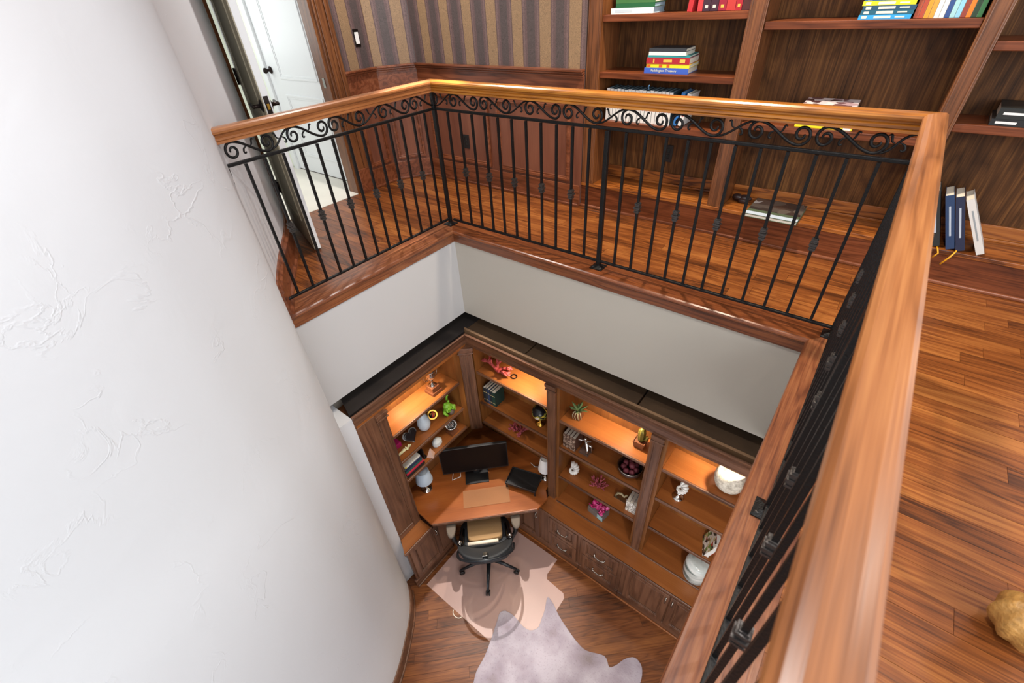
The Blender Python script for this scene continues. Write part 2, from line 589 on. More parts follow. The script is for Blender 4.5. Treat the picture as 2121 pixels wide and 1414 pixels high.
class MB:
    """collects geometry, then builds ONE mesh object"""

    def __init__(s):
        s.v, s.f, s.sm = [], [], []

    def add(s, vs, fs, smooth=False):
        n = len(s.v)
        s.v += [tuple(p) for p in vs]
        s.f += [tuple(i + n for i in q) for q in fs]
        s.sm += [smooth] * len(fs)
        return s

    def box(s, x0, x1, y0, y1, z0, z1):
        return s.add([(x0, y0, z0), (x1, y0, z0), (x1, y1, z0), (x0, y1, z0), (x0, y0, z1), (x1, y0, z1), (x1, y1, z1), (x0, y1, z1)],
                     [(0, 3, 2, 1), (4, 5, 6, 7), (0, 1, 5, 4), (1, 2, 6, 5), (2, 3, 7, 6), (3, 0, 4, 7)])

    def obox(s, fr, u0, u1, v0, v1, n0, n1):
        o, u, v, n = fr
        P = lambda a, b, c: o + u * a + v * b + n * c
        return s.add([P(u0, v0, n0), P(u1, v0, n0), P(u1, v1, n0), P(u0, v1, n0), P(u0, v0, n1), P(u1, v0, n1), P(u1, v1, n1), P(u0, v1, n1)],
                     [(0, 3, 2, 1), (4, 5, 6, 7), (0, 1, 5, 4), (1, 2, 6, 5), (2, 3, 7, 6), (3, 0, 4, 7)])

    def loft(s, rings, cap=True, closed=True, smooth=False):
        k = len(rings[0])
        vs = [p for r in rings for p in r]
        fs = []
        for i in range(len(rings) - 1):
            for j in range(k if closed else k - 1):
                a, b2 = i * k + j, i * k + (j + 1) % k
                fs.append((a, b2, b2 + k, a + k))
        s.add(vs, fs, smooth)
        if cap:
            n = len(s.v) - len(vs)
            s.f += [tuple(range(n + k - 1, n - 1, -1)), tuple(range(n + (len(rings) - 1) * k, n + len(rings) * k))]
            s.sm += [False, False]
        return s

    def poly(s, pts, z0, z1):
        return s.loft([[(x, y, z0) for x, y in pts], [(x, y, z1) for x, y in pts]])

    def tube(s, path, rad, n=8, cap=True, smooth=True, up=(0, 0, 1)):
        path = [Vector(p) for p in path]
        rads = rad if isinstance(rad, (list, tuple)) else [rad] * len(path)
        rings = []
        ref = Vector(up)
        for i, p in enumerate(path):
            t = (path[min(i + 1, len(path) - 1)] - path[max(i - 1, 0)]).normalized()
            if i == 0:
                a = t.cross(ref)
                if a.length < 1e-3:
                    a = t.cross(Vector((1, 0, 0)))
            else:
                a = a - t * a.dot(t)
            a.normalize()
            b2 = t.cross(a)
            rings.append([p + (a * cos(2 * pi * j / n) + b2 * sin(2 * pi * j / n)) * rads[i] for j in range(n)])
        return s.loft(rings, cap, True, smooth)

    def lathe(s, prof, c=(0, 0, 0), n=20, smooth=True, axis=None):
        c = Vector(c)
        q = Vector(axis).to_track_quat('Z', 'Y') if axis else None
        rings = []
        for r, z in prof:
            ring = []
            for j in range(n):
                p = Vector((max(r, 1e-4) * cos(2 * pi * j / n), max(r, 1e-4) * sin(2 * pi * j / n), z))
                ring.append(c + (q @ p if q else p))
            rings.append(ring)
        return s.loft(rings, True, True, smooth)

    def ball(s, c, r, n=14, sc=(1, 1, 1), rot=None):
        prof = [(sin(pi * i / (n // 2 + 2)), -cos(pi * i / (n // 2 + 2))) for i in range(n // 2 + 3)]
        rings = []
        c = Vector(c)
        for pr, pz in prof:
            ring = []
            for j in range(n):
                p = Vector((max(pr, 1e-3) * cos(2 * pi * j / n) * sc[0], max(pr, 1e-3) * sin(2 * pi * j / n) * sc[1], pz * sc[2])) * r
                ring.append(c + (rot @ p if rot else p))
            rings.append(ring)
        return s.loft(rings, True, True, True)

    def mesh(s, name):
        me = bpy.data.meshes.new(name)
        me.from_pydata(s.v, [], s.f)
        me.polygons.foreach_set('use_smooth', s.sm)
        bmm = bmesh.new()
        bmm.from_mesh(me)
        bmesh.ops.recalc_face_normals(bmm, faces=bmm.faces)
        bmm.to_mesh(me)
        bmm.free()
        return me

    def build(s, name, mat, parent=None, bevel=0.0, label=None, seg=2):
        me = s.mesh(name)
        me.materials.append(M(mat))
        o = bpy.data.objects.new(name, me)
        COL.objects.link(o)
        if parent is not None:
            o.parent = parent
        if bevel:
            bm_ = o.modifiers.new('edge', 'BEVEL')
            bm_.width = bevel
            bm_.segments = seg
            bm_.limit_method = 'ANGLE'
        if label:
            o['label'] = label
        return o


def tag(o, label, cat, group=None, kind=None):
    o['label'] = label
    if cat:
        o['category'] = cat
    if group:
        o['group'] = group
    if kind:
        o['kind'] = kind
    return o


def thing(name, label, cat, loc=(0, 0, 0), rot=(0, 0, 0), group=None, kind=None):
    o = bpy.data.objects.new(name, None)
    o.empty_display_size = 0.05
    COL.objects.link(o)
    o.location = loc
    o.rotation_euler = rot
    return tag(o, label, cat, group, kind)


def anchored(name, label, cat, loc, group=None, kind=None):
    """Empty at the base of a thing whose parts are written in world coordinates"""
    e = thing(name, label, cat, loc, (0, 0, 0), group, kind)
    e['_inv'] = 1
    return e


def part(mb, name, mat, parent, bevel=0.0, label=None, seg=2):
    """child in world coordinates under an anchored thing (or under a part of one)"""
    o = mb.build(name, mat, None, bevel, label, seg)
    o.parent = parent
    root = parent
    while root.parent:
        root = root.parent
    if parent.parent is None:
        o.matrix_parent_inverse = Matrix.Translation(-Vector(parent.location))
    return o


def sub(o, parent):
    """a part built in world coordinates becomes the child of another world-coordinate part"""
    o.parent = parent
    o.matrix_parent_inverse = Matrix.Identity(4)
    return o


def struct(mb, name, mat, label, cat=None, bevel=0.0):
    o = mb.build(name, mat, None, bevel)
    tag(o, label, cat, None, 'structure')
    return o


def copy_obj(o, parent=None, loc=None):
    c = o.copy()
    COL.objects.link(c)
    c.parent = parent
    if loc is not None:
        c.location = loc
    return c


def copy_tree(o, parent=None):
    c = o.copy()
    COL.objects.link(c)
    c.parent = parent
    for ch in list(o.children):
        copy_tree(ch, c)
    return c


# ------------------------------------------------------------------ dimensions
XA, YB, XC = -2.468, 2.27, 0.100        # centre lines of the three railing runs
NA, NB, NC = -2.355, 2.172, 0.013       # inner edge of the wooden nosing
FA, FB, FC = -2.378, 2.200, 0.034       # painted walls under the nosing
ZF = -3.15                              # study floor below
CEIL = 2.75

# curved wall in plan
WP = [(-3.72, 1.60), (-3.4, 1.455), (-3.07, 1.28), (-2.7, 1.03), (-2.375, 0.838), (-2.16, 0.762), (-1.99, 0.632),
      (-1.85, 0.455), (-1.70, 0.21), (-1.58, -0.12), (-1.50, -0.55), (-1.47, -1.05), (-1.50, -1.6), (-1.6, -2.2)]


def cat_rom(P, k=10):
    out = []
    for i in range(len(P) - 1):
        p0, p1, p2, p3 = P[max(i - 1, 0)], P[i], P[i + 1], P[min(i + 2, len(P) - 1)]
        for j in range(k):
            t = j / k
            out.append(tuple(0.5 * (2 * p1[a] + (p2[a] - p0[a]) * t + (2 * p0[a] - 5 * p1[a] + 4 * p2[a] - p3[a]) * t * t +
                                    (-p0[a] + 3 * p1[a] - 3 * p2[a] + p3[a]) * t ** 3) for a in range(2)))
    out.append(P[-1])
    return out


WALL = cat_rom(WP)


def normals(path):
    out = []
    for i in range(len(path)):
        a, b2 = path[max(i - 1, 0)], path[min(i + 1, len(path) - 1)]
        d = Vector((b2[0] - a[0], b2[1] - a[1])).normalized()
        out.append(Vector((-d.y, d.x)))     # into the room
    return out


WN = normals(WALL)


def along_wall(prof, i0, i1, smooth=True):
    """profile (offset into the room, z) swept along the curved wall"""
    rings = []
    for i in range(i0, i1 + 1):
        p, n = WALL[i], WN[i]
        rings.append([(p[0] + n.x * o, p[1] + n.y * o, z) for o, z in prof])
    return MB().loft(rings, True, True, smooth)


def nearest(x):
    return min(range(len(WALL)), key=lambda i: abs(WALL[i][0] - x) + (9 if WALL[i][1] < -0.2 else 0))


# ------------------------------------------------------------------ setting: shell
mb = MB()
rings = []
for p, n in zip(WALL, WN):
    rings.append([(p[0], p[1], ZF), (p[0], p[1], CEIL), (p[0] - n.x * 0.12, p[1] - n.y * 0.12, CEIL), (p[0] - n.x * 0.12, p[1] - n.y * 0.12, ZF)])
k = 4
vs = [p for r_ in rings for p in r_]
front = [(i * k, (i + 1) * k, (i + 1) * k + 1, i * k + 1) for i in range(len(rings) - 1)]
rest = []
for i in range(len(rings) - 1):
    for j in (1, 2, 3):
        a, b2 = i * k + j, i * k + (j + 1) % k
        rest.append((a, b2, b2 + k, a + k))
mb.add(vs, front, True)
mb.add(vs, rest, False)
struct(mb, 'wall_left', 'plaster', 'tall curved white plaster wall with trowel marks on the left', 'wall')


def runs(prof, xa, yb, xc, y_a0, y_c0):
    """three mitred prisms (A along y, B along x, C along y); profile = (offset towards the opening, z)"""
    A = MB().loft([[(xa + o, y_a0, z) for o, z in prof], [(xa + o, yb - o, z) for o, z in prof]])
    B = MB().loft([[(xa + o, yb - o, z) for o, z in prof], [(xc - o, yb - o, z) for o, z in prof]])
    C = MB().loft([[(xc - o, y_c0, z) for o, z in prof], [(xc - o, yb - o, z) for o, z in prof]])
    return A, B, C


YC0 = -1.2
# painted walls under the upper floor, round the opening
fp = [(0, -0.06), (0, -0.755), (-0.10, -0.755), (-0.10, -0.06)]
a, b_, c = runs(fp, FA, FB, FC, 0.80, YC0)
struct(a, 'wall_side', 'fascia_paint', 'short grey white wall band below the left railing', 'wall')
struct(b_, 'wall_back', 'grey_paint', 'long warm grey wall band below the back railing', 'wall')
struct(c, 'wall_right', 'grey_paint', 'grey wall band below the near railing', 'wall')

# nosing boards at the edge of the upper floor
npf = [(0.0, -0.012), (-0.004, -0.004), (-0.012, 0.0), (-0.19, 0.0), (-0.19, -0.03), (-0.016, -0.03), (-0.006, -0.028), (0.0, -0.02)]
a, b_, c = runs(npf, NA, NB, NC, 0.775, YC0)
apr = [(-0.014, -0.03), (-0.014, -0.088), (-0.018, -0.093), (-0.06, -0.093), (-0.06, -0.03)]
a2, b2, c2 = runs(apr, NA, NB, NC, 0.79, YC0)
for i, (m1, m2, mt, lb) in enumerate(((a, a2, 'curb_y', 'rounded brown wooden nosing board along the left edge of the opening'),
                                      (b_, b2, 'curb_x', 'rounded brown wooden nosing board along the back edge of the opening'),
                                      (c, c2, 'curb_y', 'wide brown wooden nosing board under the near railing'))):
    t = anchored('trim_%d' % (i + 1), lb, 'trim', (m1.v[0][0], m1.v[0][1], -0.093), None, 'structure')
    part(m1, 'nosing', mt, t)
    part(m2, 'apron', mt, t)

# upper floor slab and oak planks
sl = MB()
sl.box(-5.6, FA - 0.10, 0.55, 3.40, -0.30, -0.020)
slab = struct(sl, 'floor', 'ledge_brown', 'upper landing floor of orange brown oak planks', 'floor')
sl2 = MB().box(FA - 0.10, 2.2, FB + 0.10, 3.40, -0.30, -0.020)
slab2 = struct(sl2, 'floor.001', 'ledge_brown', 'upper floor of oak planks before the tall bookcases', 'floor')
sl3 = MB().box(FC + 0.10, 2.2, YC0, FB + 0.10, -0.30, -0.020)
slab3 = struct(sl3, 'floor.002', 'ledge_brown', 'upper floor of oak planks right of the near railing', 'floor')
unit = MB().box(-0.5, 0.5, -0.5, 0.5, -0.5, 0.5).mesh('plank')
unit.materials.append(M('floor_oak'))
unit_low = unit.copy()
unit_low.materials.clear()
unit_low.materials.append(M('floor_oak_low'))


def plank(me, parent, cx, cy, z1, lx, wy, th, rz=0):
    o = bpy.data.objects.new('plank', me)
    COL.objects.link(o)
    o.parent = parent
    o.location = (cx, cy, z1 - th / 2 + random.uniform(-0.0004, 0.0004))
    o.scale = (lx, wy, th)
    o.rotation_euler = (0, 0, rz)
    return o


PW = 0.083


def lay(parent, x0, x1, y0, y1, lmin=0.7, lmax=1.5):
    y = y0
    while y < y1 - 1e-3:
        w = min(PW, y1 - y)
        x = x0
        first = random.uniform(0.25, 1.0) * lmax
        while x < x1 - 1e-3:
            L_ = first if x == x0 else random.uniform(lmin, lmax)
            xe = min(x + L_, x1)
            if x1 - xe < 0.15:
                xe = x1
            plank(unit, parent, (x + xe) / 2, y + w / 2, 0.0, xe - x - 0.0012, w - 0.0012, 0.02)
            x = xe
        y += w


lay(slab, -3.70, NA - 0.19, 0.90, 3.09)
lay(slab2, NA - 0.19, 2.1, NB + 0.19, 3.095)
lay(slab3, NC + 0.19, 2.1, -0.55, NB + 0.19)

# lower floor, planks on the diagonal
lf = MB().box(-2.75, 2.2, -2.2, 2.45, ZF - 0.15, ZF - 0.02)
lowf = struct(lf, 'floor.003', 'ledge_brown', 'study floor below of brown planks laid on the diagonal', 'floor')
q = sqrt(0.5)
v = -0.2
# rows: constant (y-x)/sqrt2 = v ; along u=(x+y)/sqrt2
while v < 3.0:
    lo, hi = -9, 9
    # box limits x in [-2.6, 1.0], y in [-0.6, 2.36]
    lo = max((-2.6 + v * q) / q, (-0.6 - v * q) / q)
    hi = min((1.0 + v * q) / q, (2.36 - v * q) / q)
    u = lo
    while u < hi - 0.05:
        ue = min(u + random.uniform(0.7, 1.5), hi)
        um = (u + ue) / 2
        plank(unit_low, lowf, um * q - (v + PW / 2) * q, um * q + (v + PW / 2) * q, ZF, ue - u - 0.0012, PW - 0.0012, 0.02, pi / 4)
        u = ue
    v += PW

# ceiling, outer walls of the place
struct(MB().box(-5.6, 3.2, -3.2, 3.6, CEIL, CEIL + 0.1), 'ceiling', 'white_paint', 'plain white ceiling of the upper room', 'ceiling')
struct(MB().box(FC + 0.10, 3.2, -3.2, 2.45, -0.46, -0.301), 'ceiling.001', 'white_paint', 'white ceiling of the study under the upper floor', 'ceiling')
struct(MB().box(-2.75, 2.2, 2.352, 2.45, ZF, -0.301), 'wall_back_lower', 'grey_paint', 'study wall behind the long bookcase', 'wall')
struct(MB().box(-2.75, -2.545, 0.80, 2.352, ZF, -0.301), 'wall_left_lower', 'grey_paint', 'study wall behind the short bookcase', 'wall')
struct(MB().box(-2.545, -2.268, 0.795, 0.903, ZF, -0.868), 'wall_return', 'plaster', 'narrow white plaster return between the curved wall and the short bookcase', 'wall')

struct(MB().box(-1.9, 2.3, -2.45, -2.35, ZF, -0.301), 'wall_front_lower', 'white_paint', 'study wall with the windows behind the viewer', 'wall')
struct(MB().box(2.2, 2.3, -2.35, 2.45, ZF, -0.301), 'wall_right_lower', 'white_paint', 'far study wall under the upper floor', 'wall')

# wallpapered walls of the landing
wallpaper('paper_x', (1, 0), -3.329)
wallpaper('paper_y', (0, 1), 2.59)
dd = Vector((0.205, 0.295)).normalized()
wallpaper('paper_d', (dd.x, dd.y), -3.55 * dd.x + 3.006 * dd.y)
LW = [(-3.70, 2.335), (-3.70, 2.79), (-3.495, 3.085), (-1.80, 3.085)]


def wall_seg(a, b2, z0, z1, th=0.12):
    a, b2 = Vector(a), Vector(b2)
    d = (b2 - a).normalized()
    n = Vector((-d.y, d.x))     # away from room (left side when walking a->b)
    return MB().poly([tuple(a), tuple(b2), tuple(b2 + n * th), tuple(a + n * th)], z0, z1)


w = wall_seg(LW[0], LW[1], 0, CEIL)
struct(w, 'wall_landing', 'paper_y', 'striped brown wallpaper wall beside the doorway with light switch', 'wall')
w = wall_seg(LW[1], LW[2], 0, CEIL)
struct(w, 'wall_corner', 'paper_d', 'narrow angled wall with striped brown wallpaper', 'wall')
w = wall_seg(LW[2], LW[3], 0, CEIL)
struct(w, 'wall_back_upper', 'paper_x', 'back wall with wide brown and tan striped wallpaper', 'wall')
# wall above and around the doorway
struct(MB().box(-3.82, -3.70, 1.60, 2.335, 2.06, CEIL), 'wall_over_door', 'paper_y', 'wallpapered wall over the doorway', 'wall')


def frame2(a, b2):
    """frame on a wall segment: origin a, u along, v up, n into the room"""
    a, b2 = Vector((*a, 0)), Vector((*b2, 0))
    u = (b2 - a).normalized()
    return (a, u, Vector((0, 0, 1)), Vector((u.y, -u.x, 0)))


def wainscot(i, a, b2, panels, label, capz=0.95):
    fr = frame2(a, b2)
    Ln = (Vector(b2) - Vector(a)).length
    t = anchored('trim_%d' % i, label, 'wainscot', (a[0], a[1], 0), None, 'structure')
    part(MB().obox(fr, 0, Ln, 0, capz - 0.02, 0, 0.012), 'board', 'wain_z', t)
    part(MB().obox(fr, 0, Ln, 0, 0.165, 0.012, 0.028), 'base_board', 'wain_x', t, 0.003)
    part(MB().obox(fr, 0, Ln, 0, 0.022, 0.028, 0.042), 'shoe_molding', 'wain_x', t, 0.006)
    part(MB().obox(fr, 0, Ln, capz - 0.20, capz - 0.03, 0.012, 0.022), 'top_rail', 'wain_x', t, 0.003)
    cap = MB().obox(fr, 0, Ln, capz - 0.012, capz + 0.004, 0, 0.048)
    cap.obox(fr, 0, Ln, capz - 0.028, capz - 0.012, 0, 0.036)
    cap.obox(fr, 0, Ln, capz - 0.045, capz - 0.028, 0, 0.024)
    part(cap, 'cap_molding', 'wain_x', t, 0.004)
    for (u0, u1) in panels:
        v0, v1 = 0.185, capz - 0.22
        mold = MB()
        for q0, q1, n1 in ((0.0, 0.022, 0.030), (0.022, 0.034, 0.022)):
            mold.obox(fr, u0 + q0, u1 - q0, v0 + q0, v0 + q1, 0.012, n1)
            mold.obox(fr, u0 + q0, u1 - q0, v1 - q1, v1 - q0, 0.012, n1)
            mold.obox(fr, u0 + q0, u0 + q1, v0 + q1, v1 - q1, 0.012, n1)
            mold.obox(fr, u1 - q1, u1 - q0, v0 + q1, v1 - q1, 0.012, n1)
        pm = part(mold, 'panel_molding', 'wain_x', t, 0.003)
        pp = MB().obox(fr, u0 + 0.034, u1 - 0.034, v0 + 0.034, v1 - 0.034, 0.0125, 0.0165)
        sub(pp.build('panel', 'wain_z'), pm)
    return t


wainscot(4, (-3.70, 2.46), LW[1], [(0.05, 0.28)], 'dark wooden wainscot panel between doorway and angled corner')
wainscot(5, LW[1], LW[2], [(0.05, 0.31)], 'dark wooden wainscot on the narrow angled wall')
wainscot(6, LW[2], LW[3], [(0.11, 0.80), (0.89, 1.60)], 'dark wooden wainscot with tall panels along the back wall')

# curved baseboards
i0, i1 = 6, nearest(-2.345)
base = along_wall([(0, 0), (0.018, 0), (0.018, 0.15), (0.026, 0.158), (0.026, 0.172), (0.014, 0.186), (0.010, 0.198), (0, 0.20)], i0, i1, False)
struct(base, 'baseboard_left', 'wain_x', 'curved red brown baseboard on the landing at the plaster wall', 'baseboard', 0)
shoe = along_wall([(0.018, 0), (0.034, 0), (0.032, 0.014), (0.018, 0.022)], i0, i1, False)
struct(shoe, 'trim_7', 'wain_x', 'thin curved shoe molding at the foot of the landing baseboard', 'trim')
base = along_wall([(0, ZF), (0.030, ZF), (0.028, ZF + 0.018), (0.018, ZF + 0.024), (0.018, ZF + 0.12), (0.010, ZF + 0.135), (0, ZF + 0.14)], nearest(-2.16), len(WALL) - 12, False)
struct(base, 'baseboard_lower', 'low_dark_x', 'curved dark brown baseboard of the study below', 'baseboard')

# ------------------------------------------------------------------ doorway, door, hall
t = anchored('trim_8', 'dark wooden door casing right of the open doorway', 'casing', (-3.70, 2.39, 0), None, 'structure')
part(MB().box(-3.70, -3.672, 2.335, 2.355, 0, 2.12).box(-3.70, -3.665, 2.355, 2.42, 0, 2.12).box(-3.70, -3.655, 2.42, 2.462, 0, 2.12), 'casing_board', 'stile_z', t, 0.003)
part(MB().box(-3.83, -3.70, 2.315, 2.335, 0, 2.06), 'jamb', 'stile_z', t)
part(MB().box(-3.69, -3.650, 2.346, 2.468, 0, 0.21), 'plinth_block', 'wain_x', t, 0.003)
part(MB().box(-3.775, -3.745, 2.310, 2.3155, 0.86, 0.93), 'strike_plate', 'pewter', t)
t = anchored('trim_9', 'dark wooden door casing at the end of the plaster wall', 'casing', (-3.70, 1.58, 0), None, 'structure')
part(MB().box(-3.83, -3.67, 1.572, 1.602, 0, 2.12), 'jamb', 'stile_z', t, 0.003)
part(MB().box(-3.70, -3.66, 1.50, 1.572, 0, 2.12), 'casing_board', 'stile_z', t, 0.003)

# open door leaf folded back along the curved wall
HX, HY = -3.655, 1.612
FXp, FYp = -2.99, 1.405
du = Vector((FXp - HX, FYp - HY, 0))
DWd = du.length
du.normalize()
dn = Vector((du.y, -du.x, 0))      # towards the camera / plaster wall side
fr = (Vector((HX, HY, 0.012)), du, Vector((0, 0, 1)), -dn)   # n points away from plaster wall
dt = anchored('door_1', 'open door with olive grey face folded back against the plaster wall', 'door', (HX, HY, 0), None, 'structure')
DT = 0.046
part(MB().obox(fr, 0, DWd, 0, 2.03, 0.006, DT), 'leaf', 'door_white', dt, 0.002)
ol = part(MB().obox(fr, 0, DWd - 0.001, 0, 2.03, 0, 0.006), 'leaf_face', 'door_olive', dt, label='olive grey painted face of the leaf')
pn = MB()
for v0, v1 in ((0.18, 0.72), (0.86, 1.88)):
    for q0, q1, n1 in ((0.0, 0.02, 0.006), (0.02, 0.035, 0.003)):
        pn.obox(fr, 0.12 + q0, DWd - 0.12 - q0, v0 + q0, v0 + q1, -n1, 0)
        pn.obox(fr, 0.12 + q0, DWd - 0.12 - q0, v1 - q1, v1 - q0, -n1, 0)
        pn.obox(fr, 0.12 + q0, 0.12 + q1, v0 + q1, v1 - q1, -n1, 0)
        pn.obox(fr, DWd - 0.12 - q1, DWd - 0.12 - q0, v0 + q1, v1 - q1, -n1, 0)
part(pn, 'panel_molding', 'door_olive', dt)
for zc in (0.28, 1.03, 1.80):
    hb = MB().obox(fr, -0.006, 0.034, zc - 0.045, zc + 0.045, -0.004, 0.0)
    P0 = fr[0] + fr[1] * -0.012 + fr[3] * -0.006
    hb.tube([P0 + Vector((0, 0, zc - 0.05)), P0 + Vector((0, 0, zc + 0.05))], 0.008, 8)
    part(hb, 'hinge', 'bronze', dt)


def lever(parent, o, along, out, name='lever_handle'):
    out, along = Vector(out), Vector(along)
    h = MB().lathe([(0.0, 0), (0.032, 0), (0.034, 0.006), (0.026, 0.010), (0.012, 0.014), (0.010, 0.045), (0.013, 0.05), (0.0, 0.056)], o, 16, True, out)
    p = Vector(o) + out * 0.045
    h.tube([p, p + along * 0.03, p + along * 0.06 + Vector((0, 0, -0.004)), p + along * 0.09, p + along * 0.105 + Vector((0, 0, 0.006))], [0.010, 0.009, 0.009, 0.011, 0.007], 10)
    return part(h, name, 'bronze', parent)


lev_o = fr[0] + fr[1] * (DWd - 0.065) + fr[2] * 0.925
lever(dt, lev_o, -du, -fr[3])
lever(dt, lev_o + fr[3] * DT, -du, fr[3])
lp = part(MB().obox(fr, DWd, DWd + 0.003, 0.87, 0.98, 0.010, 0.038), 'latch_plate', 'bronze', dt)
sub(MB().obox(fr, DWd + 0.003, DWd + 0.010, 0.91, 0.94, 0.017, 0.031).build('latch_bolt', 'gold'), lp)

# hall beyond
struct(MB().box(-5.6, -3.70, 1.2, 2.48, -0.02, 0.004), 'floor_hall', 'hall_tile', 'pale tiled floor of the hall beyond the doorway', 'floor')
hw = MB().box(-5.6, -5.02, 2.49, 2.60, 0, CEIL).box(-5.02, -3.94, 2.49, 2.60, 2.06, CEIL).box(-3.94, -3.82, 2.49, 2.60, 0, CEIL)
struct(hw, 'wall_hall', 'hall_wall', 'pale hall wall around the white panelled door', 'wall')
struct(MB().box(-5.62, -5.5, 1.2, 2.49, 0, 0.8).box(-5.62, -5.5, 1.2, 2.49, 2.2, CEIL).box(-5.62, -5.5, 2.2, 2.49, 0.8, 2.2), 'wall_hall_end', 'hall_wall', 'pale wall at the far end of the hall', 'wall')
d2 = anchored('door_2', 'closed white panelled door in the hall with dark knob', 'door', (-4.48, 2.49, 0), None, 'structure')
frd = (Vector((-4.95, 2.49, 0.01)), Vector((1, 0, 0)), Vector((0, 0, 1)), Vector((0, -1, 0)))
part(MB().obox(frd, 0, 0.95, 0, 2.03, -0.03, 0.004), 'leaf', 'door_white', d2)
for v0, v1 in ((0.16, 0.72), (0.85, 1.88)):
    pm = MB()
    for q0, q1, n1 in ((0.0, 0.018, 0.012), (0.018, 0.034, 0.008)):
        pm.obox(frd, 0.20 + q0, 0.82 - q0, v0 + q0, v0 + q1, 0.004, n1)
        pm.obox(frd, 0.20 + q0, 0.82 - q0, v1 - q1, v1 - q0, 0.004, n1)
        pm.obox(frd, 0.20 + q0, 0.20 + q1, v0 + q1, v1 - q1, 0.004, n1)
        pm.obox(frd, 0.82 - q1, 0.82 - q0, v0 + q1, v1 - q1, 0.004, n1)
    part(pm, 'door_panel', 'door_white', d2, 0.002)
part(MB().lathe([(0, 0), (0.03, 0), (0.032, 0.006), (0.014, 0.014), (0.011, 0.035), (0.022, 0.045), (0.026, 0.06), (0.016, 0.072), (0, 0.075)], (-4.89, 2.486, 0.93), 16, True, (0, -1, 0)), 'knob', 'bronze', d2)
struct(MB().box(-5.03, -4.955, 2.462, 2.49, 0, 2.10).box(-5.03, -3.93, 2.462, 2.49, 2.04, 2.11).box(-3.995, -3.93, 2.462, 2.49, 0, 2.10), 'trim_10', 'door_white', 'white casing around the closed hall door', 'casing', 0.003)

# ------------------------------------------------------------------ railings
HRH = [(0.024, 0.912), (0.024, 0.921), (0.0195, 0.924), (0.025, 0.928), (0.025, 0.937), (0.015, 0.942), (0.016, 0.948), (0.027, 0.952), (0.034, 0.957), (0.0355, 0.965), (0.033, 0.973), (0.025, 0.979), (0.012, 0.981)]
HRP = [(-o, z) for o, z in HRH] + [(o, z) for o, z in reversed(HRH)]
hrA, hrB, hrC = runs(HRP, XA, YB, XC, 0.865, -0.55)
railA = anchored('railing', 'short black iron railing with oak handrail left of the opening', 'railing', (XA, 1.6, 0), 'iron balcony railings')
railB = anchored('railing', 'long black iron railing with oak handrail before the bookcases', 'railing', (-1.2, YB, 0), 'iron balcony railings')
railC = anchored('railing', 'near iron railing with blurred oak handrail running towards the camera', 'railing', (XC, 1.1, 0), 'iron balcony railings')
part(hrA, 'handrail', 'rail_oak_y', railA)
part(hrB, 'handrail', 'rail_oak_x', railB)
part(hrC, 'handrail', 'rail_oak_y', railC)


def bar(mb, axis, fixed, a, b2, z0, z1, hw):
    if axis == 'y':
        mb.box(fixed - hw, fixed + hw, a, b2, z0, z1)
    else:
        mb.box(a, b2, fixed - hw, fixed + hw, z0, z1)
    return mb


for r_, ax, fx, a0, a1 in ((railA, 'y', XA, 0.875, YB - 0.01), (railB, 'x', YB, XA + 0.01, XC - 0.01), (railC, 'y', XC, -0.5, YB - 0.01)):
    part(bar(MB(), ax, fx, a0, a1, 0.803, 0.819, 0.008), 'upper_bar', 'iron', r_, 0.003)
    part(bar(MB(), ax, fx, a0 + 0.03, a1, 0.038, 0.052, 0.009), 'lower_bar', 'iron', r_, 0.003)

H = 0.0065
bal_me = MB().box(-H, H, -H, H, 0.052, 0.80)
kn_me = MB()
for z, hw, hh in ((0.428, 0.0165, 0.005), (0.440, 0.012, 0.004), (0.416, 0.012, 0.004), (0.449, 0.014, 0.0035), (0.407, 0.014, 0.0035), (0.428, 0.010, 0.03)):
    kn_me.box(-hw, hw, -hw, hw, z - hh, z + hh)
bal_mesh = bal_me.mesh('baluster')
bal_mesh.materials.append(M('iron'))
kn_mesh = kn_me.mesh('knuckle')
kn_mesh.materials.append(M('iron_grey'))
for p in bal_mesh.polygons:
    p.use_smooth = False


def baluster(parent, x, y, knuckle):
    o = bpy.data.objects.new('baluster', bal_mesh)
    COL.objects.link(o)
    o.parent = parent
    o.location = Vector((x, y, 0)) - Vector(parent.location)
    if knuckle:
        k_ = bpy.data.objects.new('knuckle', kn_mesh)
        COL.objects.link(k_)
        k_.parent = o


for k in range(13):
    baluster(railA, XA, 0.972 + 0.1003 * k, k % 2 == 1)
for k in range(23):
    if k != 11:
        baluster(railB, -2.346 + 0.1065 * k, YB, k % 2 == 1)
for m_ in range(1, 27):
    if m_ != 11:
        baluster(railC, XC, YB - 0.105 * m_, (m_ < 11 and m_ % 2 == 0) or (m_ > 11 and m_ % 2 == 1))


def post(parent, x, y, top):
    hw = 0.0125
    p = part(MB().box(x - hw, x + hw, y - hw, y + hw, 0.004, top), 'post', 'iron', parent, 0.003)
    f = MB()
    f.box(x - 0.040, x + 0.040, y - 0.040, y + 0.040, 0.0, 0.006)
    f.loft([[(x - 0.040, y - 0.040, 0.006), (x + 0.040, y - 0.040, 0.006), (x + 0.040, y + 0.040, 0.006), (x - 0.040, y + 0.040, 0.006)],
            [(x - 0.014, y - 0.014, 0.020), (x + 0.014, y - 0.014, 0.020), (x + 0.014, y + 0.014, 0.020), (x - 0.014, y + 0.014, 0.020)]])
    fo = f.build('foot_plate', 'iron')
    sub(fo, p)
    for sx in (-1, 1):
        s = MB().lathe([(0.007, 0), (0.007, 0.004), (0.003, 0.005)], (x + sx * 0.025, y - 0.024, 0.009), 8)
        sub(s.build('screw', 'iron_grey'), p)


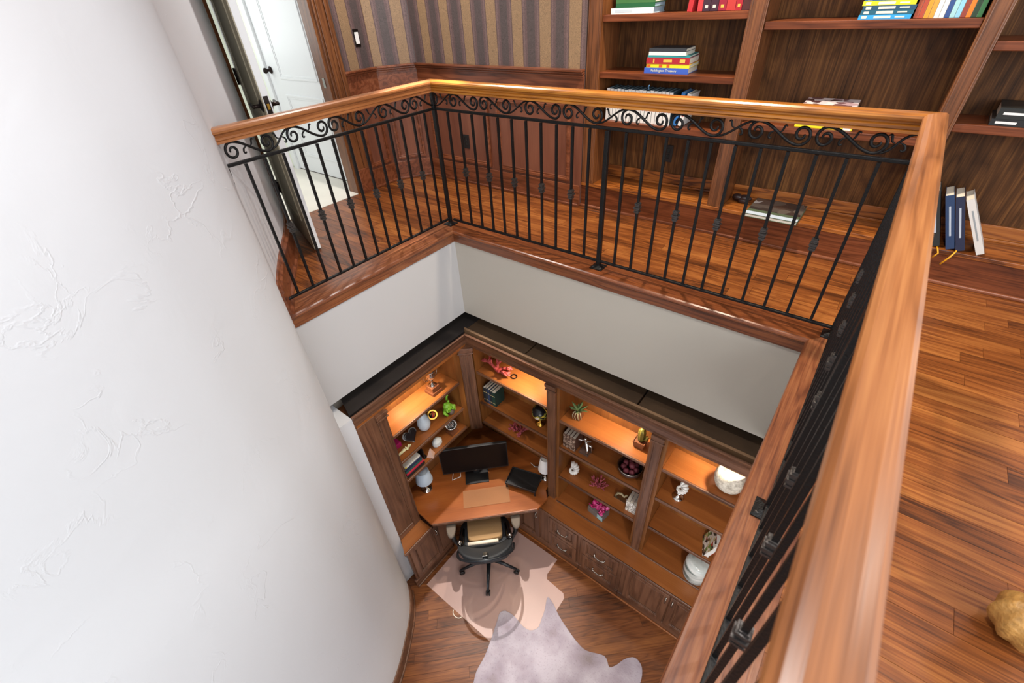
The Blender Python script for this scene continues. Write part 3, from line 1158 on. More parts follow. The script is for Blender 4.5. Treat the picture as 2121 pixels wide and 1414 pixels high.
post(railB, XA, YB, 0.915)
post(railB, -1.1745, YB, 0.80)
post(railC, XC, YB, 0.915)
post(railC, XC, YB - 0.105 * 11, 0.80)

# wrought scrolls between upper bar and handrail
ZT, ZB_, RS = 0.908, 0.829, 0.040
SP = 0.172


def spiral_top(cx, cz, n=34, turns=1.28, r0=0.0405, r1=0.011):
    """from the top of the loop: left, down, right and in"""
    out = []
    for i in range(n):
        t = i / (n - 1)
        a = pi / 2 + t * turns * 2 * pi
        r = r0 + (r1 - r0) * t ** 0.9
        out.append((cx + r * cos(a) * 0.92, cz + r * sin(a)))
    return out


def bez(p0, p1, p2, p3, n=14):
    return [tuple((1 - t) ** 3 * p0[a] + 3 * (1 - t) ** 2 * t * p1[a] + 3 * (1 - t) * t * t * p2[a] + t ** 3 * p3[a] for a in (0, 1)) for t in [i / (n - 1) for i in range(n)]]


def flat_tube(mb, pts, rads, to3):
    path = [to3(*p) for p in pts]
    return mb.tube(path, rads, 8)


def taper(n, r, a=6, end=0.45):
    return [r * (end + (1 - end) * min(1, i / a, (n - 1 - i) / a)) for i in range(n)]


def s_scroll():
    """S scroll starting at u=0: a loop hanging from the top, a sweep down, a loop rising from the bottom"""
    s1 = spiral_top(0, ZT - 0.041)
    s2 = [(SP - u, (ZT + ZB_) - z) for u, z in s1]
    mid = bez((0, ZT), (0.062, ZT), (SP - 0.062, ZB_), (SP, ZB_), 16)
    pts = list(reversed(s1)) + mid[1:-1] + s2
    return pts


def hook(p, h1, h2, tip, curl):
    b_ = bez(p, h1, h2, tip, 10)
    cx, cz = tip[0] + curl[0], tip[1] + curl[1]
    r0 = math.hypot(curl[0], curl[1])
    a0 = math.atan2(-curl[1], -curl[0])
    sg = curl[2]
    for i in range(1, 9):
        t = i / 8
        r = r0 * (1 - 0.5 * t)
        b_.append((cx + r * cos(a0 + sg * t * 3.4), cz + r * sin(a0 + sg * t * 3.4)))
    return b_


HK1 = hook((0.085, 0.872), (0.10, 0.872), (0.098, 0.885), (0.102, 0.894), (0.006, 0.001, -1))
HK2 = hook((0.075, 0.874), (0.062, 0.874), (0.050, 0.868), (0.050, 0.852), (0.007, -0.001, 1))


def vine_pts(g):
    """rises from the foot of one scroll to the top of the next, g apart"""
    return bez((0, ZB_), (0.07, ZB_), (g - 0.07, ZT), (g, ZT), 16)


def scroll_set(parent, to3, s_list, vines):
    base_loc = Vector(parent.location)
    for u0 in s_list:
        pts = s_scroll()
        mb = MB()
        flat_tube(mb, [(u0 + u, z) for u, z in pts], taper(len(pts), 0.0064, 9, 0.6), to3)
        p = part(mb, 'scroll', 'iron', parent)
        c_ = MB()
        for hk in (HK1, HK2):
            flat_tube(c_, [(u0 + u, z) for u, z in hk], taper(len(hk), 0.0045, 5), to3)
        sub(c_.build('curl', 'iron'), p)
    for u0, g in vines:
        pts = vine_pts(g)
        mb = MB()
        flat_tube(mb, [(u0 + u, z) for u, z in pts], taper(len(pts), 0.005, 3, 0.7), to3)
        p = part(mb, 'vine', 'iron', parent)
        c_ = MB()
        for hk in (HK1, HK2):
            flat_tube(c_, [(u0 + g - 0.175 + (SP - u), z) if False else (u0 + g * 0.5 + (0.08 - u), z + (0.0)) for u, z in hk], taper(len(hk), 0.0045, 5), to3)
        sub(c_.build('curl', 'iron'), p)


P_ = 0.605
sB, vB = [], [(-2.455, 0.175)]
for k in range(4):
    u = -2.280 + P_ * k
    sB += [u, u + 0.258]
    vB.append((u + 0.258 + SP, P_ - 0.258 - SP))
vB[-1] = (vB[-1][0], 0.12)
scroll_set(railB, lambda u, z: (u, YB, z), sB, vB)
sA, vA = [0.937], [(0.937 + SP, 0.148)]
for k in range(2):
    u = 1.257 + 0.598 * k
    sA += [u, u + 0.25] if k == 0 else [u]
    if k == 0:
        vA.append((u + 0.25 + SP, 0.176))
scroll_set(railA, lambda u, z: (XA, u, z), sA + [2.105 - 0.012 * 0], vA)
sC, vC = [], []
for k in range(4):
    u = 0.16 + P_ * k
    if u + 0.258 + SP < YB:
        sC += [u, u + 0.258]
        vC.append((u + 0.258 + SP, P_ - 0.258 - SP))
scroll_set(railC, lambda u, z: (XC, u, z), sC, vC[:-1])
# little iron leaf where the upper bar of the left railing ends at the wall
lf_ = MB().tube([(XA, 0.885, 0.80), (XA, 0.885, 0.76), (XA + 0.004, 0.880, 0.745)], [0.006, 0.004, 0.004], 8)
lf_.loft([[(XA + 0.004 + a * w_, 0.880 + b2 * w_, z) for a, b2 in ((1, 0), (0, 0.5), (-1, 0), (0, -0.5))] for z, w_ in ((0.75, 0.003), (0.735, 0.012), (0.715, 0.009), (0.69, 0.002))])
part(lf_, 'leaf_finial', 'iron', railA)

# ------------------------------------------------------------------ upper bookcases
YF, YK = 3.09, 3.345        # front plane, face of the back panel
TOPU = 2.45


def stile(x0, x1, parent, name='stile'):
    p = part(MB().box(x0, x1, YF, YF + 0.028, 0.19, TOPU), name, 'stile_z', parent, 0.003)
    bd = MB()
    for xe in (x0 + 0.008, x1 - 0.014):
        bd.box(xe, xe + 0.006, YF - 0.005, YF, 0.21, TOPU)
    sub(bd.build('bead', 'stile_z', None, 0.002), p)
    return p


def upper_case(label, x0, x1, shelves, stiles, ex0, ex1, first=False, trim_z=0.085):
    """x0..x1 clear bay, ex0..ex1 the whole unit"""
    t = anchored('bookcase', label, 'bookcase', ((x0 + x1) / 2, YF, 0), 'upper built-in bookcases')
    part(MB().box(ex0, ex1, YK, YK + 0.02, 0.19, TOPU), 'back_panel', 'case_z', t)
    if first:
        part(MB().box(ex0, x0, YF + 0.028, YK, 0.19, TOPU), 'side_panel', 'stile_z', t)
    part(MB().box(x1, ex1, YF + 0.028, YK, 0.19, TOPU), 'side_panel', 'stile_z', t)
    part(MB().box(x0, x1, YK - 0.014, YK, 0.205, 0.19 + trim_z).box(x0, x1, YK - 0.022, YK, 0.19, 0.205), 'inner_trim', 'case_lit_amber', t, 0.003)
    part(MB().box(ex0, ex1, YF - 0.002, YK + 0.02, 0.165, 0.19), 'bottom_shelf', 'case_lit_amber', t, 0.004)
    pl = part(MB().box(ex0, ex1, YF + 0.006, YF + 0.026, 0, 0.165), 'plinth', 'case_x', t)
    sub(MB().box(ex0, ex1, YF - 0.010, YF + 0.006, 0, 0.02).build('shoe_molding', 'wain_x', None, 0.005), pl)
    part(MB().box(ex0, ex1, YF, YK + 0.02, TOPU, TOPU + 0.03), 'top_board', 'case_x', t)
    for z in shelves:
        s = MB().box(x0 + 0.001, x1 - 0.001, YF + 0.028, YK, z - 0.022, z)
        s.box(x0 + 0.001, x1 - 0.001, YF + 0.014, YF + 0.028, z - 0.036, z + 0.001)
        part(s, 'shelf', 'case_x', t, 0.003)
    for a, b2 in stiles:
        stile(a, b2, t)
    return t


upper_case('tall brown bookcase with stacked books, next to the wallpaper', -1.70, -0.825, [0.640, 0.937, 1.247, 1.60, 2.0], [(-1.80, -1.70), (-0.825, -0.735)], -1.80, -0.735, True)
upper_case('middle brown bookcase with streaked grain back and few books', -0.735, 0.140, [0.709, 1.197, 1.62, 2.05], [(0.140, 0.215)], -0.7345, 0.215)
upper_case('dark brown bookcase at the right edge behind the near handrail', 0.215, 1.10, [0.787, 1.115, 1.50, 1.95], [(1.10, 1.18)], 0.2155, 1.18)


def socket(label, x, y, z, n=(0, -1, 0)):
    t = anchored('outlet', label, 'outlet', (x, y, z))
    part(MB().box(x - 0.036, x + 0.036, y - 0.006, y, z - 0.058, z + 0.058), 'cover_plate', 'black_plastic', t, 0.003)
    r_ = MB()
    for dz in (-0.02, 0.02):
        r_.box(x - 0.016, x + 0.016, y - 0.008, y - 0.006, z + dz - 0.014, z + dz + 0.014)
    part(r_, 'receptacle', 'black_gloss', t, 0.003)


socket('black outlet plate on the back wainscot panel', -2.975, 3.068, 0.363)
socket('black outlet plate on the back panel of the bookcase', -1.237, YK, 0.41)
t = anchored('light_switch', 'white rocker light switch on the striped wallpaper', 'switch', (-3.70, 2.672, 1.165))
part(MB().box(-3.70, -3.694, 2.645, 2.700, 1.105, 1.225), 'cover_plate', 'bronze', t, 0.003)
part(MB().box(-3.694, -3.688, 2.655, 2.690, 1.125, 1.205), 'rocker', 'white_plastic', t, 0.002)


def book(label, cover, w, h, th, M4, group=None, pages='pages', title=None, cover_mat=None, name='book', ribbon=None):
    """spine on -Y, thickness along X, height along Z, origin at the bottom centre of the spine edge"""
    t = thing(name, label, 'book', (0, 0, 0), (0, 0, 0), group)
    t.matrix_world = M4
    b_ = 0.0022
    c = MB().box(-th / 2, -th / 2 + b_, 0, w, 0, h).box(th / 2 - b_, th / 2, 0, w, 0, h).box(-th / 2 + b_, th / 2 - b_, 0, b_, 0, h)
    c.build('cover', cover_mat or cover, t)
    MB().box(-th / 2 + b_, th / 2 - b_, b_, w - 0.004, 0.003, h - 0.003).build('page_block', pages, t)
    if title:
        for z0, z1, wd in title[1]:
            MB().box(-th * wd / 2, th * wd / 2, -0.0006, 0, h * z0, h * z1).build('title_band', title[0], t)
    return t


def upright(x, y, z, lean=0.0, turn=0.0):
    return Matrix.Translation((x, y, z)) @ Matrix.Rotation(turn, 4, 'Z') @ Matrix.Rotation(lean, 4, 'Y')


def lying(x, y, z, th, turn=0.0, flip=1):
    """book lying flat, spine towards -Y, its length along X, centred on x; z = underside"""
    return Matrix.Translation((x, y, z + th / 2)) @ Matrix.Rotation(turn, 4, 'Z') @ Matrix.Rotation(radians(90), 4, 'Y')


def stack(x0, y, z, items, group):
    for (label, cover, h, w, th, dx, dy, turn, title, pg, cm) in items:
        book(label, cover, w, h, th, Matrix.Translation((x0 + dx, y + dy, z + th / 2)) @ Matrix.Rotation(turn, 4, 'Z') @ Matrix.Rotation(radians(90), 4, 'Y'),
             group, pg, title, cm)
        z += th + 0.0004
    return z


def words_on(parent, text, size, M4, mat, name='lettering'):
    cu = bpy.data.curves.new(name, 'FONT')
    cu.body = text
    cu.size = size
    cu.extrude = 0.0003
    cu.align_x = 'CENTER'
    cu.align_y = 'CENTER'
    cu.materials.append(M(mat))
    tmp = bpy.data.objects.new(name, cu)
    COL.objects.link(tmp)
    dg = bpy.context.evaluated_depsgraph_get()
    me = bpy.data.meshes.new_from_object(tmp.evaluated_get(dg))
    bpy.data.objects.remove(tmp)
    o = bpy.data.objects.new(name, me)
    COL.objects.link(o)
    o.parent = parent
    o.matrix_parent_inverse = parent.matrix_world.inverted()
    o.matrix_basis = M4
    return o


# stack of six books on the middle shelf of the wallpaper-side bookcase
G = 'stack of books on the wallpaper side bookcase'
ST = [('bright blue treasury book, lowest of the colourful stack', '3a5cb8', 0.278, 0.20, 0.031, 0, 0, 0.06, None, 'pages', None),
      ('thin yellow book on top of the blue treasury', 'e6d223', 0.270, 0.195, 0.020, 0.010, 0.004, 0.05, ('c9541f', [(0.02, 0.10, 0.7), (0.30, 0.38, 0.8), (0.48, 0.55, 0.8)]), 'pages', None),
      ('thick red book with gold spine in the colourful stack', 'a3212b', 0.270, 0.19, 0.034, 0.008, 0.002, 0.05, ('d8b04a', [(0.16, 0.19, 0.6), (0.78, 0.90, 0.5), (0.40, 0.60, 0.4)]), 'pages', None),
      ('thin teal book above the thick red book', '2a8a8c', 0.262, 0.19, 0.011, 0.012, 0.006, 0.06, None, 'pages', None),
      ('white paperback second from the top of the colourful stack', 'e6e2d8', 0.232, 0.175, 0.018, 0.016, 0.008, 0.04, None, 'pages', None),
      ('white paperback with dark cover topping the colourful stack', 'dfe3e6', 0.232, 0.175, 0.017, 0.016, 0.008, 0.04, None, 'pages', '30343a')]
n0 = len(bpy.data.objects)
zst = 0.9375
ztop = stack(-1.392, 3.125, zst, ST, G)
# matrix above puts the spine's length along +X from x0
blue = [o for o in COL.objects if o.get('label', '').startswith('bright blue treasury')][0]
bpy.context.view_layer.update()
RX = Matrix.Rotation(radians(90), 4, 'X')
words_on(blue, 'Paddington Treasury', 0.0195, Matrix.Translation((-1.392 + 0.125, 3.1244 + 0.0075, zst + 0.0165)) @ Matrix.Rotation(0.06, 4, 'Z') @ RX, 'd8d9b8')

# slim white books with blue page tops, upright on the lower shelf
ORD = 'first second third fourth fifth sixth seventh eighth ninth tenth eleventh twelfth thirteenth fourteenth fifteenth sixteenth seventeenth eighteenth'.split()
x = -1.655
for i in range(18):
    th = 0.0245
    book('%s slim white volume from the wallpaper end of the long row' % ORD[i], '33434a', 0.155, 0.198 - 0.002 * (i % 3), th, upright(x + th / 2, 3.145, 0.6405, 0.0), 'slim white volumes in a row', 'pages_blue',
         ('e0ddd8', [(0.0, 0.34, 0.94), (0.92, 1.0, 0.94)]))
    bk = bpy.data.objects[[o.name for o in COL.objects if o.get('label', '').startswith(ORD[i] + ' slim')][0]]
    MB().box(-th * 0.47, th * 0.47, -0.0006, 0, 0.34 * 0.195, 0.92 * 0.195).build('spine_panel', 'e0ddd8', bk)
    MB().box(-th * 0.2, th * 0.2, -0.0010, -0.0006, 0.38 * 0.195, 0.90 * 0.195).build('title_band', 'c08284', bk)
    x += 0.0262
book('blue volume leaning at the end of the white row', '2f6fb0', 0.15, 0.196, 0.022, upright(x + 0.03, 3.15, 0.6445, 0.16), None, 'pages_blue', ('e8e4e0', [(0.3, 0.9, 0.5)]))
book('white volume with dark cover leaning right of the blue one', 'dcdad6', 0.15, 0.19, 0.026, upright(x + 0.066, 3.15, 0.6455, 0.18), None, 'pages', ('b8474a', [(0.3, 0.9, 0.5)]))
rb = MB().tube([(-1.36, 3.16, 0.842), (-1.362, 3.15, 0.862), (-1.353, 3.145, 0.868)], 0.004, 6).build('ribbon_bookmark', '7fb0d8')
tag(rb, 'pale blue ribbon sticking up from the white row', 'bookmark')

# top shelf of that bookcase
G = 'books on the upper shelf of the wallpaper side bookcase'
stack(-1.655, 3.125, 1.2475, [('white book lying lowest on the upper shelf', 'd8dde0', 0.275, 0.19, 0.030, 0, 0, 0.05, ('b8c4cc', [(0.1, 0.5, 0.5)]), 'pages_blue', None),
                              ('dark green book lying on the white one', '1f5a34', 0.25, 0.18, 0.022, 0.03, 0.002, 0.05, None, 'pages_blue', None),
                              ('olive green book topping the pair on the upper shelf', '3c6a3a', 0.25, 0.18, 0.022, 0.03, 0.002, 0.05, None, 'pages', None)], G)
x = -1.166
for i, (c, th, lab, ti) in enumerate((('b02a30', 0.030, 'first red volume leaning at the left of the red row', None), ('b8383c', 0.030, 'plain bright red volume second in the red row', None),
                                      ('3a2230', 0.042, 'dark plum volume with silver emblem in the red row', 'cfc8c0'), ('3c2030', 0.044, 'second plum volume beside the emblem one', 'cfc8c0'),
                                      ('8c1c30', 0.044, 'crimson volume with gold emblem in the red row', 'd8b04a'), ('b03430', 0.048, 'wide brick red volume in the red row', None),
                                      ('a01e2c', 0.034, 'narrow red volume near the end of the row', 'd8b04a'), ('4a2424', 0.050, 'dark brown volume at the stile end of the red row', None))):
    book(lab, c, 0.16, 0.23, th - 0.002, upright(x + th / 2 - (0.012 if i == 0 else 0), 3.14, 1.249, 0.10 if i == 0 else 0.0), 'red volumes on the upper shelf', 'pages', (ti, [(0.25, 0.42, 0.6), (0.06, 0.12, 0.4)]) if ti else None)
    x += th if i else th + 0.016

# middle bookcase, upper shelf: lying stack and upright paperbacks
G = 'yellow and blue children books on the middle bookcase'
cols = [('2f9ad8', 'light blue'), ('1c5a70', 'dark teal'), ('1f4a66', 'navy teal'), ('e8d81e', 'bright yellow'), ('2a5f86', 'mid blue'), ('e0d040', 'pale yellow'), ('2f9ad8', 'sky blue')]
pos = ['lowest', 'second', 'third', 'fourth', 'fifth', 'sixth', 'topmost']
stack(-0.325, 3.125, 1.1975, [('%s softcover, %s of the flat stack on the middle bookcase' % (n, pos[i]), c, 0.205, 0.15, 0.0175, 0.003 * (i % 3), 0, 0.02, ('e8dcc8', [(0.3, 0.62, 0.55), (0.06, 0.16, 0.6), (0.70, 0.88, 0.3)]), 'pages', None)
                             for i, (c, n) in enumerate(cols)], G)
x = -0.112
pc = ['a34a2c', 'a8452e', 'd8922a', 'd8963a', 'dcdad4', 'e0ded8', '2c4a84', '9ac8cc', '88c0d8', '8a3a2c', 'e07a1e', '24402c', '3a7a4c']
nm = ['rust', 'brick', 'amber', 'light amber', 'white', 'ivory', 'navy', 'mint', 'pale blue', 'brown', 'orange', 'dark green', 'green']
for i, c in enumerate(pc):
    th = 0.0185
    book('%s footed white paperback, number %d from the flat stack' % (nm[i], i + 1) if False else '%s and white paperback upright beside the flat stack' % nm[i], 'e2e0dc', 0.125, 0.19, th - 0.0012,
         upright(x + th / 2, 3.14, 1.1985), 'upright paperbacks on the middle bookcase', 'pages', (c, [(0.0, 0.42, 0.98)]))
    x += th

# middle bookcase, lower shelf: stack behind the railing
G = 'flat stack behind the long handrail'
stack(-0.455, 3.125, 0.7095, [('yellow softcover lowest of the stack behind the handrail', 'e6d820', 0.275, 0.20, 0.015, 0, 0, 0.01, ('e8e8e8', [(0.85, 0.98, 0.8)]), 'pages', None),
                              ('blue softcover on the yellow one behind the handrail', '2c6fae', 0.27, 0.20, 0.016, 0.004, 0, 0.01, None, 'pages', None),
                              ('white softcover in the stack behind the handrail', 'dcd8d4', 0.265, 0.20, 0.026, 0.004, 0, 0.01, None, 'pages', None),
                              ('red softcover in the stack behind the handrail', 'a8343a', 0.262, 0.19, 0.016, 0.004, 0, 0.01, None, 'pages', None),
                              ('white and wine red comic volume topping the stack', 'e0d8d8', 0.25, 0.175, 0.044, 0.010, 0.0, 0.02, ('b86a74', [(0.06, 0.22, 0.7), (0.32, 0.85, 0.6)]), 'pages', 'comic_cover')], G)
# big picture book lying on the bottom shelf
pb = thing('book', 'large picture book lying flat on the bottom shelf of the middle bookcase', 'book', (-0.42, 3.03, 0.1905), (0, 0, 0.0))
MB().box(-0.15, 0.15, 0, 0.33, 0, 0.003).box(-0.15, 0.15, 0, 0.33, 0.018, 0.021).box(-0.15, -0.147, 0, 0.33, 0.003, 0.018).build('cover', '4c5a44', pb)
MB().box(-0.147, 0.146, 0.004, 0.326, 0.003, 0.018).build('page_block', 'pages', pb)
MB().box(-0.148, 0.148, 0.090, 0.300, 0.021, 0.0215).build('cover_photo', 'photo_cover', pb)
MB().box(-0.149, 0.149, 0.004, 0.050, 0.021, 0.0215).build('title_band', 'b8c4d0', pb)
# dark cloth bundle at the stile foot
dk = MB()
random.seed(3)
for i in range(7):
    dk.ball((-0.66 + random.uniform(-0.05, 0.06), 3.27 + random.uniform(-0.02, 0.01), 0.205 + random.uniform(0, 0.02)), random.uniform(0.018, 0.028), 10, (1.4, 1, 0.8))
tag(dk.build('cloth_bundle', '2a1a18'), 'small dark crumpled bundle in the corner of the bottom shelf', 'bundle')

# right bookcase
G = 'dark books on the right bookcase'
stack(0.335, 3.125, 0.7875, [('wide black book with white lettering, lower of the two', '17181a', 0.30, 0.20, 0.028, 0, 0, -0.04, ('d8d8d8', [(0.06, 0.30, 0.35)]), 'pages', None),
                             ('wide black book with white lettering, upper of the two', '1a1d1c', 0.30, 0.20, 0.046, 0.012, 0.002, -0.04, ('d8d8d8', [(0.06, 0.30, 0.22)]), 'pages', None)], G)
for i, (xx, c, th, lean, h, lab) in enumerate(((0.385, '1f2628', 0.038, -0.38, 0.30, 'grey black paperback upright behind the near handrail'), (0.449, '20395c', 0.034, -0.40, 0.29, 'navy blue book leaning on the bottom shelf at right'),
                                               (0.490, '1c2640', 0.034, -0.40, 0.29, 'dark indigo book next to the navy book'), (0.570, 'c9c6c2', 0.030, -0.53, 0.30, 'pale grey book leaning on the dark ones'))):
    book(lab, c, 0.16, h, th, upright(xx, 3.10, 0.1905 + th / 2 * abs(sin(lean)), lean), 'upright books at right', 'pages', ('aab4c0' if i != 3 else '8a9094', [(0.25, 0.8, 0.22)]))
for pts, lb in (([(0.395, 3.11, 0.194), (0.40, 3.075, 0.194), (0.408, 3.06, 0.180), (0.396, 3.066, 0.15)], 'yellow ribbon hanging over the shelf edge by the handrail'),
                ([(0.478, 3.11, 0.194), (0.474, 3.085, 0.194), (0.462, 3.066, 0.17), (0.440, 3.066, 0.12)], 'yellow ribbon trailing from the dark indigo book')):
    tag(MB().tube(pts, 0.004, 6).build('ribbon_bookmark', 'yellow_ribbon'), lb, 'bookmark')
gp = thing('potted_plant', 'dark green leafy plant in a grey pot on the right bookcase', 'plant', (0.50, 3.20, 1.116))
MB().lathe([(0.045, 0), (0.055, 0.02), (0.06, 0.07), (0.055, 0.07)], (0, 0, 0), 16).build('pot', 'grey_box', gp)
lv = MB()
random.seed(5)
for i in range(70):
    a_, e_ = random.uniform(0, 2 * pi), random.uniform(0.1, 1.4)
    d_ = Vector((cos(a_) * cos(e_), sin(a_) * cos(e_), sin(e_)))
    c_ = Vector((0, 0, 0.09)) + d_ * random.uniform(0.06, 0.13)
    s_ = d_.cross(Vector((0, 0, 1))).normalized() * 0.016
    lv.add([c_ - d_ * 0.03, c_ + s_, c_ + d_ * 0.035, c_ - s_], [(0, 1, 2, 3)])
lv.build('foliage', '2c4a26', gp)

# furniture foot at the lower right
ft = anchored('footstool', 'carved golden wooden ball foot of a stool at the lower right edge', 'stool', (0.70, 1.118, 0))
ff = MB()
rings = []
for i in range(13):
    z = 0.002 + 0.136 * i / 12
    r0 = 0.07 * sqrt(max(0.02, 1 - ((i - 6) / 6.4) ** 2))
    rings.append([(0.70 + r0 * (1 + 0.09 * cos(8 * 2 * pi * j / 32)) * cos(2 * pi * j / 32), 1.118 + r0 * (1 + 0.09 * cos(8 * 2 * pi * j / 32)) * sin(2 * pi * j / 32), z) for j in range(32)])
ff.loft(rings, True, True, True)
part(ff, 'ball_foot', 'carved_gold', ft)
part(MB().lathe([(0.03, 0.13), (0.045, 0.15), (0.03, 0.17), (0.034, 0.3), (0.045, 0.5), (0.03, 0.62), (0.05, 0.64), (0.05, 0.70)], (0.70, 1.118, 0), 18), 'leg', 'carved_gold', ft)

# ------------------------------------------------------------------ study below: cornice
ZCR, ZCB = -0.843, -0.985            # top and foot of the crown
t = anchored('trim_11', 'dark wooden crown cornice over the long study bookcase', 'cornice', (-1.1, 2.04, ZCB), None, 'structure')
XR = 0.62
# profile (offset into the room from the bookcase front plane, z)
crp = [(-0.010, ZCB), (0.004, ZCB), (0.006, ZCB + 0.02), (0.010, ZCB + 0.03), (0.014, ZCB + 0.07), (0.022, ZCB + 0.10), (0.036, ZCR - 0.012), (0.040, ZCR), (0.028, ZCR), (0.020, ZCR - 0.03), (-0.010, ZCR - 0.03)]
XPA, YPB = -2.262, 2.072             # front planes of the two study bookcases
cB = MB().loft([[(XPA - 0.020 + o, YPB - o, z) for o, z in crp], [(XR, YPB - o, z) for o, z in crp]])
part(cB, 'crown', 'low_dark_x', t)
part(MB().loft([[(XPA - 0.020 - 0.03, YPB + 0.03, z) for z in (ZCB, ZCR - 0.008)] + [(XPA - 0.020 - 0.052, YPB + 0.052, z) for z in (ZCR - 0.008, ZCB)],
                [(XR, YPB + 0.03, z) for z in (ZCB, ZCR - 0.008)] + [(XR, YPB + 0.052, z) for z in (ZCR - 0.008, ZCB)]]), 'fillet', 'fillet_brown', t)
for x0, x1 in ((-2.315, -1.702), (-1.690, -0.742), (-0.730, XR)):
    part(MB().box(x0, x1, YPB + 0.052, 2.35, -0.90, -0.868), 'ledge_board', 'ledge_brown', t, 0.002)
t = anchored('trim_12', 'dark wooden crown cornice with black ledge over the short study bookcase', 'cornice', (-2.28, 1.45, ZCB), None, 'structure')
YA0 = 0.905
cA = MB().loft([[(XPA - 0.020 + o, YA0, z) for o, z in crp], [(XPA - 0.020 + o, YPB - o, z) for o, z in crp]])
part(cA, 'crown', 'low_dark_y', t)
part(MB().box(XPA - 0.0535, XPA - 0.045, YA0 + 0.01, YPB + 0.02, -0.90, -0.868), 'fillet', 'ledge_black', t)
part(MB().loft([[(-2.545, 0.995, z) for z in (-0.90, -0.868)] + [(XPA - 0.054, YA0 + 0.01, z) for z in (-0.868, -0.90)],
                [(-2.545, 2.35, z) for z in (-0.90, -0.868)] + [(XPA - 0.054, 2.35, z) for z in (-0.868, -0.90)]]), 'ledge_board', 'ledge_black', t)

# ------------------------------------------------------------------ study bookcases
ZCT = -2.49                          # worktop of the low cabinets
ZDK = -2.39                          # desk top
SFY, SFX = 2.100, -2.285             # shelf fronts
BKY, BKX = 2.335, -2.530             # faces of the back panels


def pil_cap(parent_part, fr, w):
    c = MB()
    c.obox(fr, -0.012, w + 0.012, -0.030, 0.0, -0.004, 0.022)
    c.obox(fr, -0.006, w + 0.006, -0.055, -0.030, -0.004, 0.012)
    c.obox(fr, -0.012, w + 0.012, -0.068, -0.055, -0.004, 0.016)
    sub(c.build('capital', 'low_dark_x', None, 0.003), parent_part)


def pilaster(parent, fr, w, h, ztop):
    """fr origin at the top left, u across, v up, n into the room"""
    p = part(MB().obox(fr, 0, w, -h, 0, -0.03, 0.0), 'pilaster', 'low_dark_z', parent, 0.003)
    fl = MB()
    fl.obox(fr, 0.008, 0.014, -h + 0.03, -0.08, 0, 0.005)
    fl.obox(fr, w - 0.014, w - 0.008, -h + 0.03, -0.08, 0, 0.005)
    sub(fl.build('bead', 'low_dark_z', None, 0.002), p)
    pil_cap(p, fr, w)
    return p


UX, UY, UZ = Vector((1, 0, 0)), Vector((0, 1, 0)), Vector((0, 0, 1))
ZTI = ZCB - 0.002                     # underside of the bay tops


def bay_B(label, x0, x1, shelves, pil, zbot, xe, left=None):
    t = anchored('bookcase', label, 'bookcase', ((x0 + x1) / 2, YPB, zbot), 'study bookcase bays')
    part(MB().box(x0, xe, BKY, BKY + 0.015, zbot, ZTI), 'back_panel', 'low_back_z', t)
    part(MB().box(x0, xe, YPB + 0.012, BKY + 0.015, ZTI - 0.004, ZTI + 0.02), 'top_board', 'low_shelf_x', t)
    if left:
        part(MB().box(left, x0, YPB + 0.025, BKY, -1.97, ZTI - 0.004), 'side_panel', 'low_back_z', t)
    part(MB().box(x1, xe, YPB + 0.031, BKY, zbot, ZTI - 0.004), 'side_panel', 'low_back_z', t)
    for z in shelves:
        s = MB().box(x0 + 0.001, x1 - 0.001, SFY + 0.012, BKY, z - 0.020, z)
        o = part(s, 'shelf', 'low_shelf_x', t)
        sub(MB().box(x0 + 0.001, x1 - 0.001, SFY - 0.002, SFY + 0.012, z - 0.026, z + 0.001).build('shelf_edge', 'low_dark_x', None, 0.004), o)
    if pil:
        pilaster(t, (Vector((pil[0], YPB, ZCB)), UX, UZ, -UY), pil[1] - pil[0], ZCB - ZCT - 0.001, ZCB)
    return t


bay1 = bay_B('study bookcase bay right of the corner with globe and old books', -2.235, -1.462, [-1.295, -1.68, -1.96], (-1.437, -1.362), ZCT + 0.002, -1.3375, -2.290)
bay2 = bay_B('wide study bookcase bay with cactus, shell and glass bowl', -1.337, -0.592, [-1.375, -1.715, -2.128], (-0.567, -0.497), ZCT + 0.002, -0.4725)
bay3 = bay_B('study bookcase bay with white vases beside the near nosing', -0.472, 0.36, [-1.33, -1.685, -2.095], (0.385, 0.455), ZCT + 0.002, 0.48)
part(MB().box(-2.528, -2.2355, BKY, BKY + 0.015, ZDK + 0.002, ZTI), 'back_panel', 'low_back_z', bay1)
# corner pilaster, canted
cu = Vector((1, 1, 0)).normalized()
cn = Vector((1, -1, 0)).normalized()
frc = (Vector((-2.300, 1.985, ZCB + 0.004)), cu, UZ, cn)
cp = part(MB().obox(frc, 0, 0.115, -(ZCB - ZDK) + 0.36, -0.002, -0.05, 0.0), 'corner_pilaster', 'low_dark_z', bay1, 0.003)
fl = MB()
for k in range(4):
    fl.obox(frc, 0.014 + 0.024 * k, 0.026 + 0.024 * k, -(ZCB - ZDK) + 0.38, -0.09, 0, 0.006)
sub(fl.build('fluting', 'low_dark_z', None, 0.002), cp)
pil_cap(cp, frc, 0.115)

